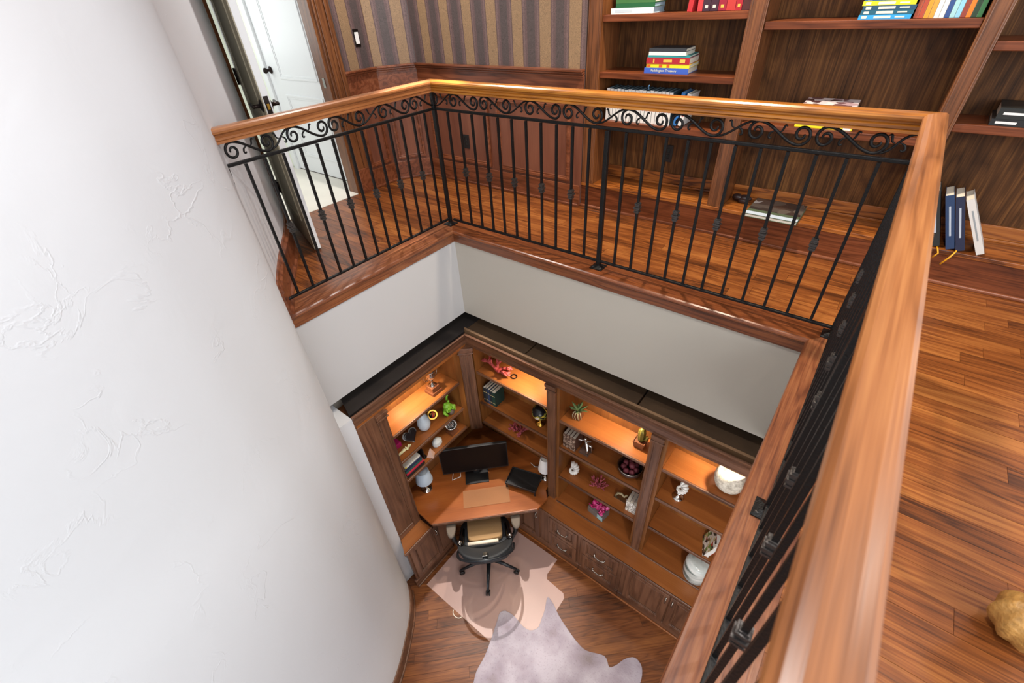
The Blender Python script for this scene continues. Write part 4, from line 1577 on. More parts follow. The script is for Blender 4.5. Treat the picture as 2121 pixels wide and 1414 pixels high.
# short bookcase on the left (along y)
bayA = anchored('bookcase', 'short study bookcase at the plaster wall with trophy and frog', 'bookcase', (XPA, 1.5, ZCT), 'study bookcase bays')
part(MB().box(BKX - 0.012, BKX, 1.13, 2.334, ZCT + 0.002, ZTI), 'back_panel', 'low_back_z', bayA)
part(MB().box(BKX - 0.012, XPA - 0.012, 0.915, 2.05, ZTI - 0.004, ZTI + 0.02), 'top_board', 'low_shelf_y', bayA)
part(MB().box(BKX, XPA - 0.03, 1.135, 1.160, ZCT + 0.002, ZTI - 0.004), 'side_panel', 'low_back_z', bayA)
part(MB().box(BKX, -2.306, 1.925, 1.995, -1.97, ZTI - 0.004), 'side_panel', 'low_back_z', bayA)
for z in (-1.325, -1.65, -1.91):
    o = part(MB().box(BKX, SFX - 0.012, 1.161, 1.924, z - 0.020, z), 'shelf', 'low_shelf_y', bayA)
    sub(MB().box(SFX - 0.012, SFX + 0.002, 1.161, 1.924, z - 0.026, z + 0.001).build('shelf_edge', 'low_dark_y', None, 0.004), o)
frA = (Vector((XPA, 1.152, ZCB)), -UY, UZ, UX)
pilaster(bayA, frA, 0.082, ZCB - ZCT - 0.001, ZCB)
part(MB().box(XPA - 0.05, XPA - 0.008, 0.905, 1.070, ZCT + 0.001, ZCB), 'filler_panel', 'low_dark_z', bayA, 0.003)
part(MB().box(XPA - 0.05, XPA + 0.002, 0.905, 1.070, ZCT + 0.001, ZCT + 0.07), 'filler_base', 'low_dark_y', bayA, 0.004)

# warm shelf lights inside the bay tops
for x, y, z, e in ((-1.74, 2.19, ZTI - 0.02, 19), (-0.86, 2.20, ZTI - 0.02, 19), (-0.10, 2.20, ZTI - 0.02, 19)):
    lamp('shelf_light', 'SPOT', (x, y, z), e, (1.0, 0.83, 0.60), 0.02, aim=(x, y - 0.02, z - 1), spot=125, blend=0.6)
lamp('shelf_light', 'SPOT', (-2.40, 1.50, ZTI - 0.02), 19, (1.0, 0.83, 0.60), 0.02, aim=(-2.38, 1.5, -2), spot=125, blend=0.6)

# ------------------------------------------------------------------ low cabinets, worktops, desk
YCF, XCF = 1.925, -2.152             # faces of the low cabinets
t = anchored('countertop', 'long amber wooden worktop in front of the bookcase bays', 'countertop', (-0.6, 1.95, ZCT - 0.03))
part(MB().box(-1.425, XR, 1.918, 2.345, ZCT - 0.026, ZCT), 'top_board', 'low_shelf_x', t)
part(MB().box(-1.425, XR, 1.904, 1.918, ZCT - 0.030, ZCT), 'front_edge', 'low_dark_x', t, 0.006)
part(MB().box(-1.337, XR, 2.062, 2.078, ZCT, ZCT + 0.012), 'lip_molding', 'low_dark_x', t, 0.004)
t = anchored('countertop', 'small amber wooden worktop at the foot of the plaster wall', 'countertop', (-2.3, 1.0, ZCT - 0.03))
part(MB().poly([(-2.54, 0.93), (-2.26, 0.905), (-2.135, 0.835), (-2.135, 1.152), (-2.54, 1.152)], ZCT - 0.026, ZCT), 'top_board', 'low_shelf_y', t)
part(MB().box(-2.135, -2.122, 0.83, 1.16, ZCT - 0.030, ZCT), 'front_edge', 'low_dark_y', t, 0.005)


def panel_door(parent, fr, u0, u1, v0, v1, name, vert=True, rail=0.048):
    mt, mt2 = 'low_dark_z', 'low_dark_x'
    d = MB()
    d.obox(fr, u0, u0 + rail, v0, v1, 0, 0.020)
    d.obox(fr, u1 - rail, u1, v0, v1, 0, 0.020)
    d.obox(fr, u0 + rail, u1 - rail, v0, v0 + rail, 0, 0.020)
    d.obox(fr, u0 + rail, u1 - rail, v1 - rail, v1, 0, 0.020)
    d.obox(fr, u0 + rail, u1 - rail, v0 + rail, v1 - rail, 0, 0.004)
    q = rail + 0.008
    d.obox(fr, u0 + rail, u1 - rail, v0 + rail, v0 + q, 0.004, 0.013)
    d.obox(fr, u0 + rail, u1 - rail, v1 - q, v1 - rail, 0.004, 0.013)
    d.obox(fr, u0 + rail, u0 + q, v0 + q, v1 - q, 0.004, 0.013)
    d.obox(fr, u1 - q, u1 - rail, v0 + q, v1 - q, 0.004, 0.013)
    o = part(d, name, mt, parent, 0.003)
    pn = MB()
    p2 = q + 0.012
    if u1 - u0 > 2 * p2 + 0.02 and v1 - v0 > 2 * p2 + 0.02:
        pn.obox(fr, u0 + p2, u1 - p2, v0 + p2, v1 - p2, 0.004, 0.012)
        sub(pn.build('panel', mt, None, 0.004), o)
    return o


def pull(door, fr, u, v, horizontal=False, L_=0.075):
    o, U, V, Nn = fr
    P = lambda a, b2, c: o + U * a + V * b2 + Nn * c
    if horizontal:
        pts = [P(u - L_ / 2, v, 0.020), P(u - L_ / 2, v, 0.034), P(u - L_ / 4, v - 0.008, 0.040), P(u, v - 0.011, 0.041), P(u + L_ / 4, v - 0.008, 0.040), P(u + L_ / 2, v, 0.034), P(u + L_ / 2, v, 0.020)]
    else:
        pts = [P(u, v - L_ / 2, 0.020), P(u, v - L_ / 2, 0.034), P(u, v - L_ / 4, 0.041), P(u, v, 0.042), P(u, v + L_ / 4, 0.041), P(u, v + L_ / 2, 0.034), P(u, v + L_ / 2, 0.020)]
    m = MB().tube(pts, 0.0045, 8)
    for p in (pts[0], pts[-1]):
        m.ball(p + Nn * 0.003, 0.008, 10)
    sub(m.build('handle', 'pewter'), door)


frB = (Vector((0, YCF, 0)), UX, UZ, -UY)


def low_cab(label, x0, x1, cat='cabinet', group='low cabinets under the long worktop'):
    t = anchored('base_cabinet', label, cat, ((x0 + x1) / 2, YCF, ZF), group)
    part(MB().box(x0, x1, YCF, 2.34, ZF + 0.09, ZCT - 0.031), 'body', 'low_dark_z', t)
    pl = part(MB().box(x0, x1, YCF - 0.012, YCF + 0.02, ZF, ZF + 0.095), 'plinth', 'low_dark_x', t, 0.003)
    sub(MB().box(x0, x1, YCF - 0.026, YCF - 0.012, ZF, ZF + 0.018).build('shoe_molding', 'low_shelf_x', None, 0.004), pl)
    return t


VB, VT = ZF + 0.11, ZCT - 0.045
c = low_cab('narrow door cabinet next to the knee space of the desk', -1.74, -1.345)
d = panel_door(c, frB, -1.70, -1.435, VB, VT, 'door')
pull(d, frB, -1.462, VT - 0.10)
for (x0, x1, lb) in ((-1.343, -0.975, 'two drawer cabinet nearer the desk under the long worktop'), (-0.973, -0.555, 'two drawer cabinet in the middle under the long worktop')):
    c = low_cab(lb, x0, x1)
    zm = (VB + VT) / 2
    for v0, v1 in ((VB, zm - 0.006), (zm + 0.006, VT)):
        d = panel_door(c, frB, x0 + 0.03, x1 - 0.03, v0, v1, 'drawer', rail=0.040)
        pull(d, frB, (x0 + x1) / 2, (v0 + v1) / 2 + 0.005, True, 0.10)
c = low_cab('double door cabinet under the worktop beside the near nosing', -0.553, 0.30)
d = panel_door(c, frB, -0.505, -0.128, VB, VT, 'door')
pull(d, frB, -0.150, VT - 0.09)
d = panel_door(c, frB, -0.116, 0.26, VB, VT, 'door')
pull(d, frB, -0.094, VT - 0.09)
c = low_cab('plain cabinet end under the near floor', 0.302, XR)

frAc = (Vector((XCF, 0, 0)), UY, UZ, UX)
c = anchored('base_cabinet', 'low panelled cabinet against the plaster wall', 'cabinet', (XCF, 1.0, ZF), 'low cabinets under the short worktop')
part(MB().poly([(-2.52, 1.0), (-2.30, 0.908), (XCF, 0.86), (XCF, 1.34), (-2.52, 1.34)], ZF + 0.09, ZCT - 0.031), 'body', 'low_dark_z', c)
pl = part(MB().box(XCF - 0.02, XCF + 0.012, 0.84, 1.34, ZF, ZF + 0.095), 'plinth', 'low_dark_y', c, 0.003)
sub(MB().box(XCF + 0.012, XCF + 0.028, 0.84, 1.34, ZF, ZF + 0.02).build('shoe_molding', 'low_dark_y', None, 0.004), pl)
d = panel_door(c, frAc, 0.885, 1.215, VB, VT, 'door')
pull(d, frAc, 1.190, VT - 0.10)
part(MB().box(XCF - 0.02, XCF + 0.006, 1.225, 1.33, VB, VT), 'stile', 'low_dark_z', c, 0.003)

# corner desk
t = anchored('corner_desk', 'amber wooden corner desk with canted front edge', 'desk', (-1.9, 1.7, ZF))
dp = [(-2.528, 1.160), (-2.235, 1.158), (-2.090, 1.150), (-1.394, 1.846), (-1.386, 1.990), (-1.452, 2.06), (-1.462, 2.333), (-2.528, 2.333)]
part(MB().poly(dp, ZDK - 0.030, ZDK), 'desk_top', 'desk_wood', t, 0.006)
ins = MB()
e0, e1 = Vector((-2.090, 1.150, 0)), Vector((-1.394, 1.846, 0))
fre = (e0, (e1 - e0).normalized(), UZ, Vector((1, -1, 0)).normalized())
Le = (e1 - e0).length
part(MB().obox(fre, 0.005, Le - 0.005, ZDK - 0.034, ZDK - 0.006, 0.0, 0.006), 'edge_band', 'low_dark_x', t, 0.002)
part(MB().obox(fre, 0.14, Le - 0.14, ZF, ZDK - 0.031, -0.42, -0.40), 'modesty_panel', 'low_dark_z', t)
part(MB().box(-2.53, -2.16, 1.345, 1.365, ZF, ZDK - 0.031), 'side_panel', 'low_dark_z', t)
part(MB().box(-1.765, -1.745, 1.94, 2.33, ZF, ZDK - 0.031), 'side_panel', 'low_dark_z', t)

# ------------------------------------------------------------------ things on the desk
dx, dy = Vector((1, 1, 0)).normalized(), Vector((1, -1, 0)).normalized()


def diag(cx, cy, z):
    return (Vector((cx, cy, z)), dx, UZ, dy)


fm = diag(-2.085, 1.775, ZDK + 0.001)
t = anchored('monitor', 'wide black computer monitor on the corner desk', 'monitor', (-2.085, 1.775, ZDK))
part(MB().obox(fm, -0.115, 0.115, 0, 0.012, -0.09, 0.075), 'stand_base', 'black_plastic', t, 0.003)
part(MB().obox(fm, -0.03, 0.03, 0.012, 0.20, -0.075, -0.045), 'stand_neck', 'black_plastic', t, 0.003)
scn = part(MB().obox(fm, -0.325, 0.325, 0.085, 0.445, -0.045, -0.015), 'screen_case', 'black_plastic', t, 0.004)
sub(MB().obox(fm, -0.315, 0.315, 0.102, 0.436, -0.0155, -0.0140).build('screen', 'screen_black'), scn)
sub(MB().obox(fm, -0.012, 0.012, 0.089, 0.096, -0.015, -0.0135).build('maker_badge', 'pewter'), scn)
fp_ = diag(-1.875, 1.655, ZDK + 0.0025)
t = MB().obox(fp_, -0.21, 0.23, 0, 0.003, -0.09, 0.095).build('desk_pad', 'acrylic')
tag(t, 'clear shiny acrylic pad on the desk before the monitor', 'desk pad')
ft_ = (Vector((-1.66, 1.985, ZDK)), Vector((1, 0.28, 0)).normalized(), UZ, Vector((0.28, -1, 0)).normalized())
t = anchored('bed_tray', 'black tray with folded legs standing on the desk', 'tray', (-1.66, 1.985, ZDK))
tr = MB().obox(ft_, -0.155, 0.155, 0.055, 0.064, -0.10, 0.10)
for u0, u1, n0, n1 in ((-0.155, 0.155, 0.09, 0.10), (-0.155, 0.155, -0.10, -0.09), (-0.155, -0.145, -0.09, 0.09), (0.145, 0.155, -0.09, 0.09)):
    tr.obox(ft_, u0, u1, 0.064, 0.082, n0, n1)
part(tr, 'tray_top', 'black_plastic', t, 0.003)
for u in (-0.150, 0.138):
    for n in (-0.09, 0.082):
        part(MB().obox(ft_, u, u + 0.014, 0.001, 0.055, n, n + 0.012), 'leg', 'black_plastic', t)


def table_lamp(label, x, y, shade_mat, r0, r1, h0, h1, group='small desk lamps'):
    t = anchored('table_lamp', label, 'lamp', (x, y, ZDK), group)
    part(MB().lathe([(0.0, 0.001), (0.055, 0.001), (0.055, 0.012), (0.02, 0.018), (0.012, 0.03)], (x, y, ZDK), 20), 'foot', 'silver', t)
    b_ = MB()
    for z, r in ((0.045, 0.024), (0.082, 0.020), (0.114, 0.017)):
        b_.ball((x, y, ZDK + z), r, 12)
    b_.tube([(x, y, ZDK + 0.02), (x, y, ZDK + h1 - 0.02)], 0.005, 8)
    part(b_, 'stem', 'pewter', t)
    s = MB().lathe([(r0, h0), (r1, h1), (r1 - 0.003, h1), (r0 - 0.003, h0)], (x, y, ZDK), 28)
    s = MB()
    rings = []
    for r, z in ((r0, h0), (r1, h1), (r1 - 0.003, h1), (r0 - 0.003, h0)):
        rings.append([(x + r * cos(2 * pi * j / 28), y + r * sin(2 * pi * j / 28), ZDK + z) for j in range(28)])
    s.loft(rings + [rings[0]], False, True, True)
    sh = part(s, 'lamp_shade', shade_mat, t)
    sub(MB().lathe([(0.0, h1 - 0.012), (r1 - 0.004, h1 - 0.012), (r1 - 0.004, h1 - 0.009), (0.0, h1 - 0.009)], (x, y, ZDK), 24).build('shade_top', shade_mat), sh)
    return t


table_lamp('small lamp with pale blue shade on the left of the desk', -2.40, 1.385, 'lamp_blue', 0.082, 0.060, 0.145, 0.29)
table_lamp('small lamp with off white shade behind the pilaster', -1.537, 2.175, 'lamp_white', 0.070, 0.045, 0.13, 0.29)
for pts, lb in (([(-2.36, 1.62, ZDK + 0.004), (-2.30, 1.66, ZDK + 0.02), (-2.26, 1.60, ZDK + 0.004), (-2.22, 1.68, ZDK + 0.004), (-2.28, 1.74, ZDK + 0.01)], 'white cable curled on the desk left of the monitor'),
                ([(-1.75, 2.22, ZDK + 0.004), (-1.68, 2.20, ZDK + 0.015), (-1.62, 2.25, ZDK + 0.004), (-1.56, 2.22, ZDK + 0.004)], 'white cable on the desk behind the tray')):
    c3 = [(*p,) for p in pts]
    tag(MB().tube(c3, 0.004, 6).build('cable', 'white_plastic'), lb, 'cable')

# ------------------------------------------------------------------ office chair
CC, CZ = Vector((-1.71, 1.43, 0)), ZF
ch = anchored('office_chair', 'black office chair with tan cushion pushed up to the corner desk', 'chair', (CC.x, CC.y, ZF))
D = dy   # towards the camera
Wd = dx


def cp_(w, d, z):
    return CC + Wd * w + D * d + Vector((0, 0, ZF + 0.004 + z))


for k in range(5):
    a = radians(-98 + 72 * k)
    dr = Wd * cos(a) - D * sin(a)
    dr = Wd * sin(a + pi / 2) + D * cos(a + pi / 2)
    p0 = CC + Vector((0, 0, ZF + 0.13))
    lg = MB().tube([p0, p0 + dr * 0.15 + Vector((0, 0, -0.018)), p0 + dr * 0.285 + Vector((0, 0, -0.055))], [0.024, 0.018, 0.013], 8)
    o = part(lg, 'base_leg', 'chair_frame', ch)
    cs = MB()
    cc = CC + dr * 0.285 + Vector((0, 0, ZF + 0.031))
    sd = dr.cross(UZ)
    for s_ in (-1, 1):
        cs.lathe([(0.0, -0.006), (0.026, -0.006), (0.028, 0), (0.026, 0.006), (0.0, 0.006)], cc + sd * 0.013 * s_, 14, True, sd)
    cs.tube([cc, cc + Vector((0, 0, 0.045))], 0.008, 8)
    sub(cs.build('caster', 'black_plastic'), o)
part(MB().lathe([(0.035, 0.10), (0.035, 0.16), (0.025, 0.17), (0.025, 0.40), (0.06, 0.42)], CC + Vector((0, 0, ZF)), 16), 'gas_column', 'black_plastic', ch)


def rounded_slab(w, d, n=28, p=3.2):
    return [(w * (abs(cos(a)) ** (2 / p)) * (1 if cos(a) > 0 else -1), d * (abs(sin(a)) ** (2 / p)) * (1 if sin(a) > 0 else -1)) for a in [2 * pi * i / n for i in range(n)]]


rings = []
for z, k in ((0.42, 0.93), (0.43, 0.99), (0.465, 1.0), (0.478, 0.96), (0.482, 0.8)):
    rings.append([cp_(x * k, y * k - 0.03, z) for x, y in rounded_slab(0.25, 0.235)])
part(MB().loft(rings, True, True, True), 'seat', 'chair_mesh', ch)
rings = []
for z, k in ((0.484, 0.97), (0.49, 1.0), (0.535, 1.0), (0.545, 0.95)):
    rings.append([cp_(x * k + 0.0, y * k - 0.105, z) for x, y in rounded_slab(0.165, 0.135, 28, 6)])
part(MB().loft(rings, True, True, True), 'seat_cushion', 'tan_cushion', ch, label='tan cushion on the seat')
part(MB().tube([cp_(-0.165, 0.055, 0.540), cp_(0.12, 0.055, 0.540)], 0.017, 10), 'cushion_roll', 'cream', ch, label='white roll along the cushion')
# backrest: curved panel reclined towards the room, then the hoop above it
rows = []
for i in range(9):
    t_ = i / 8
    d0, z0 = 0.10 + 0.20 * t_, 0.53 + 0.24 * t_ + 0.02 * sin(pi * t_)
    hwid = 0.235 + 0.015 * sin(pi * t_) - 0.05 * t_ ** 3
    row = []
    for j in range(15):
        s_ = -1 + 2 * j / 14
        row.append((hwid * s_, d0 - 0.075 * s_ * s_ + 0.02 * t_, z0 - 0.03 * s_ * s_ * t_))
    rows.append(row)
mbk = MB()
fr_ = [cp_(*p) for r_ in rows for p in r_]
bk_ = [cp_(p[0], p[1] + 0.022, p[2] - 0.010) for r_ in rows for p in r_]
fs = []
for i in range(8):
    for j in range(14):
        a = i * 15 + j
        fs.append((a, a + 1, a + 16, a + 15))
n = len(fr_)
fs2 = [tuple(q_ + n for q_ in reversed(f)) for f in fs]
edge = [i for i in range(15)] + [15 * r_ + 14 for r_ in range(1, 9)] + [8 * 15 + j for j in range(13, -1, -1)] + [15 * r_ for r_ in range(7, 0, -1)]
fs3 = [(edge[i], edge[(i + 1) % len(edge)], edge[(i + 1) % len(edge)] + n, edge[i] + n) for i in range(len(edge))]
mbk.add(fr_ + bk_, fs + fs2 + fs3, True)
part(mbk, 'backrest', 'chair_mesh', ch)
hoop = []
for i in range(25):
    a = pi * i / 24
    hoop.append(cp_(-0.255 * cos(a), 0.12 + 0.265 * sin(a) ** 0.7, 0.56 + 0.30 * sin(a) ** 0.7))
hp = part(MB().tube(hoop, 0.012, 8), 'back_hoop', 'chair_frame', ch)
part(MB().tube([cp_(0, 0.27, 0.72), cp_(0, 0.33, 0.80), cp_(0, 0.383, 0.858)], [0.03, 0.022, 0.02], 8), 'back_spine', 'chair_frame', ch)
part(MB().obox((cp_(0, 0.372, 0.872), Wd, Vector((D.x * 0.5, D.y * 0.5, 0.87)).normalized(), -D), -0.020, 0.020, -0.03, 0.0, 0.018, 0.022), 'maker_badge', 'pewter', ch)
for s_ in (-1, 1):
    rings = []
    for z, k in ((0.655, 0.9), (0.665, 1.0), (0.682, 1.0), (0.69, 0.85)):
        rings.append([cp_(s_ * 0.300 + x * k, y * k - 0.09, z) for x, y in rounded_slab(0.045, 0.135, 20, 2.4)])
    part(MB().loft(rings, True, True, True), 'arm_pad', 'chair_pad', ch)
    part(MB().tube([cp_(s_ * 0.295, -0.04, 0.655), cp_(s_ * 0.29, 0.0, 0.56), cp_(s_ * 0.24, 0.02, 0.45), cp_(s_ * 0.1, 0.0, 0.41)], [0.022, 0.022, 0.02, 0.018], 8), 'arm_post', 'black_plastic', ch)
    part(MB().tube([cp_(s_ * 0.21, -0.12, 0.50), cp_(s_ * 0.225, 0.03, 0.55), cp_(s_ * 0.235, 0.10, 0.60)], [0.02, 0.032, 0.02], 8), 'back_bracket', 'black_gloss', ch)
    part(MB().ball(cp_(s_ * 0.232, 0.055, 0.60), 0.021, 12), 'pivot_knob', 'silver', ch)

# ------------------------------------------------------------------ floor coverings of the study
mt_pts = [(-2.085, 0.905), (-0.965, 0.905), (-0.935, 0.935), (-0.935, 1.60), (-0.965, 1.635), (-1.165, 1.650), (-1.19, 1.69), (-1.19, 1.87), (-2.085, 1.87)]
mat_o = MB().poly(mt_pts, ZF + 0.0006, ZF + 0.0034).build('chair_mat', 'mat_vinyl')
tag(mat_o, 'translucent pinkish chair mat on the floor under the office chair', 'chair mat')
hd = [(-1.317, 1.183), (-1.231, 1.197), (-1.106, 1.178), (-1.032, 1.192), (-0.99, 1.25), (-1.005, 1.33), (-1.025, 1.409), (-1.065, 1.513), (-0.997, 1.503), (-0.90, 1.45), (-0.783, 1.405), (-0.65, 1.365), (-0.549, 1.358),
      (-0.407, 1.415), (-0.335, 1.37), (-0.29, 1.42), (-0.253, 1.502), (-0.193, 1.56), (-0.117, 1.531), (-0.08, 1.428), (-0.09, 1.30), (-0.02, 1.1), (0.06, 0.8), (0.1, 0.4), (0.0, 0.0), (-0.3, -0.3), (-0.8, -0.2),
      (-1.05, 0.1), (-1.1, 0.38), (-1.17, 0.56), (-1.217, 0.665), (-1.233, 0.79), (-1.27, 0.92), (-1.315, 1.053), (-1.345, 1.14)]
hs = cat_rom(hd + [hd[0]], 4)[:-1]
bmh = bmesh.new()
cx_, cy_ = sum(p[0] for p in hs) / len(hs), sum(p[1] for p in hs) / len(hs)
hv = MB()
hv.loft([[(x, y, ZF + 0.0040) for x, y in hs], [(x, y, ZF + 0.0075) for x, y in hs], [(x + (cx_ - x) * 0.012, y + (cy_ - y) * 0.012, ZF + 0.0095) for x, y in hs]])
bmh.free()
tag(hv.build('cowhide_rug', 'cowhide'), 'pale lilac and grey cowhide rug lying on the study floor', 'rug')
hl = MB()
hl.tube([(-1.66 + 0.05 * cos(a) , 0.900 - 0.035 * sin(a), ZF + 0.004) for a in [pi * i / 12 for i in range(13)]], 0.004, 6)
o = hl.build('mat_handle', 'cream')
o.parent = mat_o

# ------------------------------------------------------------------ ornaments


def coral(label, x, y, z, size, seed, mat, n=7, flat=0.6, lean=(0, 0), depth=3):
    random.seed(seed)
    m_ = MB()

    def grow(p, d, L_, r, k):
        q_ = p + d * L_
        if q_.z < z + r:
            q_.z = z + r
        m_.tube([p, (p + q_) / 2 + Vector((random.uniform(-1, 1), random.uniform(-1, 1), random.uniform(-1, 1))) * L_ * 0.08, q_], [r, r * 0.9, r * 0.75], 6)
        m_.ball(q_, r * 0.76, 8)
        if k:
            for i in range(random.choice((2, 2, 3))):
                nd = (d + Vector((random.uniform(-1, 1), random.uniform(-1, 1) * flat, random.uniform(-0.5, 0.9))) * 0.75).normalized()
                grow(q_, nd, L_ * random.uniform(0.65, 0.9), r * 0.8, k - 1)
    for i in range(n):
        a = 2 * pi * i / n + random.uniform(-0.3, 0.3)
        d = Vector((cos(a) + lean[0], (sin(a)) * flat + lean[1], random.uniform(0.4, 1.0))).normalized()
        grow(Vector((x, y, z + size * 0.1)), d, size * random.uniform(0.24, 0.34), size * 0.075, depth - 1)
    o = m_.build('coral', mat)
    return tag(o, label, 'coral', 'coral ornaments')


S1, S2, S3 = -1.2945, -1.6795, -1.9595          # bay 1 shelves
A1, A2, A3 = -1.3245, -1.6495, -1.9095          # short bookcase
B1, B2, B3, B4 = -1.3745, -1.7145, -2.1275, ZCT + 0.0005
C1_, C2_, C3_, C4_ = -1.3295, -1.6845, -2.0945, ZCT + 0.0005

# short bookcase
t = anchored('trophy', 'silver two handled trophy cup on a wooden base', 'trophy', (-2.395, 1.715, A1))
tx, ty = -2.395, 1.715
part(MB().box(tx - 0.055, tx + 0.055, ty - 0.055, ty + 0.055, A1, A1 + 0.03).box(tx - 0.042, tx + 0.042, ty - 0.042, ty + 0.042, A1 + 0.03, A1 + 0.075), 'base', 'pot_wood', t, 0.003)
part(MB().lathe([(0.0, 0.075), (0.034, 0.075), (0.034, 0.085), (0.012, 0.10), (0.010, 0.125), (0.022, 0.14), (0.042, 0.17), (0.050, 0.205), (0.048, 0.235), (0.053, 0.245), (0.050, 0.247), (0.046, 0.235), (0.047, 0.205), (0.03, 0.165), (0, 0.15)], (tx, ty, A1), 24), 'cup', 'silver', t)
for s_ in (-1, 1):
    h_ = [(tx, ty + s_ * (0.036 + 0.0), A1 + 0.155), (tx, ty + s_ * 0.066, A1 + 0.165), (tx, ty + s_ * 0.078, A1 + 0.205), (tx, ty + s_ * 0.070, A1 + 0.245), (tx, ty + s_ * 0.056, A1 + 0.250), (tx, ty + s_ * 0.050, A1 + 0.235)]
    part(MB().tube(h_, 0.004, 6), 'handle', 'silver', t)
t = MB().lathe([(0.0, 0), (0.028, 0), (0.050, 0.03), (0.060, 0.075), (0.054, 0.13), (0.034, 0.185), (0.018, 0.215), (0.014, 0.218), (0.012, 0.21), (0.0, 0.16)], (-2.395, 1.535, A2), 28).build('vase', 'porcelain')
tag(t, 'pale blue white teardrop vase on the short bookcase', 'vase')
t = anchored('plate', 'small round colourful plate leaning behind the white vase', 'plate', (-2.43, 1.668, A2))
part(MB().lathe([(0.0, 0), (0.045, 0.004), (0.05, 0.010), (0.047, 0.010), (0.0, 0.006)], (-2.43, 1.668, A2 + 0.048), 24, True, (0.75, -0.5, 0.4)), 'rim', 'gold', t)
part(MB().lathe([(0.0, 0.0065), (0.034, 0.0105), (0.0, 0.0115)], (-2.43, 1.668, A2 + 0.048), 24, True, (0.75, -0.5, 0.4)), 'painted_centre', cells('plate_paint', ['1c1a1a', 'c0392b', 'd9a02a', '20242a'], 60), t)
# frog
t = anchored('frog_figurine', 'bright green frog figurine on the short bookcase', 'figurine', (-2.365, 1.80, A2))
fx, fy, fz = -2.365, 1.805, A2
fb = MB().ball((fx, fy, fz + 0.055), 0.042, 14, (0.95, 1.1, 1.05)).ball((fx + 0.012, fy - 0.015, fz + 0.108), 0.034, 14, (1, 1.15, 0.85))
for s_ in (-1, 1):
    fb.ball((fx + 0.010, fy - 0.01 + s_ * 0.022, fz + 0.138), 0.012, 10)
    fb.tube([(fx - 0.01, fy + s_ * 0.035, fz + 0.05), (fx + 0.02, fy + s_ * 0.062, fz + 0.045), (fx + 0.035, fy + s_ * 0.045, fz + 0.010)], [0.020, 0.016, 0.012], 8)
    fb.tube([(fx + 0.01, fy + s_ * 0.03, fz + 0.085), (fx + 0.04, fy + s_ * 0.04, fz + 0.055), (fx + 0.045, fy + s_ * 0.012, fz + 0.05)], [0.012, 0.010, 0.010], 8)
part(fb, 'body', 'frog_green', t)
part(MB().ball((fx + 0.048, fy, fz + 0.030), 0.026, 12, (0.8, 1.1, 1.1)), 'mug', 'frog_dark', t)
part(MB().tube([(fx - 0.02, fy + 0.02, fz + 0.13), (fx - 0.03, fy + 0.035, fz + 0.16), (fx - 0.018, fy + 0.042, fz + 0.175)], [0.012, 0.010, 0.006], 8), 'raised_hand', 'frog_green', t)
# heart stone
hx = []
for i in range(28):
    a = 2 * pi * i / 28
    hx.append((0.070 * (sin(a) ** 3), 0.068 * (0.8125 * cos(a) - 0.3125 * cos(2 * a) - 0.125 * cos(3 * a) - 0.0625 * cos(4 * a))))
frh = (Vector((-2.395, 1.372, A2 + 0.067)), UY, Vector((-0.5, 0, 0.86)), Vector((0.86, 0, 0.5)))
t = anchored('heart_stone', 'black heart shaped stone with pale rim leaning on the shelf', 'ornament', (-2.395, 1.37, A2))
part(MB().loft([[frh[0] + frh[1] * a + frh[2] * b2 + frh[3] * n_ for a, b2 in hx] for n_ in (-0.012, 0.008)]), 'pale_rim', 'stone_white', t, 0.003)
part(MB().loft([[frh[0] + frh[1] * a * k_ + frh[2] * b2 * k_ + frh[3] * n_ for a, b2 in hx] for n_, k_ in ((0.008, 0.965), (0.016, 0.92), (0.018, 0.7))], True, True, True), 'face', 'stone_black', t)
tag(MB().box(-2.50, -2.42, 1.20, 1.285, A2, A2 + 0.055).build('trinket_box', 'magenta', None, 0.004), 'small magenta box at the left end of the middle shelf', 'box')
t = MB()
random.seed(11)
for i in range(5):
    p = Vector((-2.355 + random.uniform(-0.01, 0.01), 1.195 + 0.03 * i, A2 + 0.014))
    t.ball(p, 0.013, 8)
    t.tube([p, p + Vector((random.uniform(-0.02, 0.03), random.uniform(-0.02, 0.02), 0.02))], [0.008, 0.005], 6)
t.tube([(-2.355, 1.19, A2 + 0.012), (-2.355, 1.325, A2 + 0.012)], 0.009, 8)
tag(t.build('bone_coral', cmat('d9d2a4')), 'knobbly pale yellow piece of coral near the shelf front', 'ornament')
# wheel clock
t = anchored('wheel_trophy', 'small silver spoked wheel on a wooden block', 'ornament', (-2.35, 1.80, A3))
wx, wy_, wz = -2.355, 1.795, A3 + 0.098
part(MB().box(-2.40, -2.31, 1.75, 1.84, A3, A3 + 0.030), 'base', 'pot_wood', t, 0.003)
ax = Vector((0.8, -0.45, 0.4)).normalized()
q4 = ax.to_track_quat('Z', 'Y')
part(MB().tube([Vector((wx, wy_, wz)) + q4 @ Vector((0.050 * cos(2 * pi * i / 30), 0.050 * sin(2 * pi * i / 30), 0)) for i in range(31)], 0.008, 8, False), 'rim', 'silver', t)
part(MB().lathe([(0.0, -0.012), (0.046, -0.008), (0.046, -0.004), (0.0, -0.006)], (wx, wy_, wz), 24, True, ax), 'dish', 'black_plastic', t)
for k in range(14):
    a = 2 * pi * k / 14
    part(MB().tube([Vector((wx, wy_, wz)) + q4 @ Vector((0.008 * cos(a), 0.008 * sin(a), 0.004)), Vector((wx, wy_, wz)) + q4 @ Vector((0.046 * cos(a), 0.046 * sin(a), 0.001))], 0.0026, 5), 'spoke', 'silver', t)
part(MB().lathe([(0.0, 0.0), (0.011, 0.002), (0.009, 0.01), (0, 0.012)], (wx, wy_, wz), 12, True, ax), 'hub', 'silver', t)
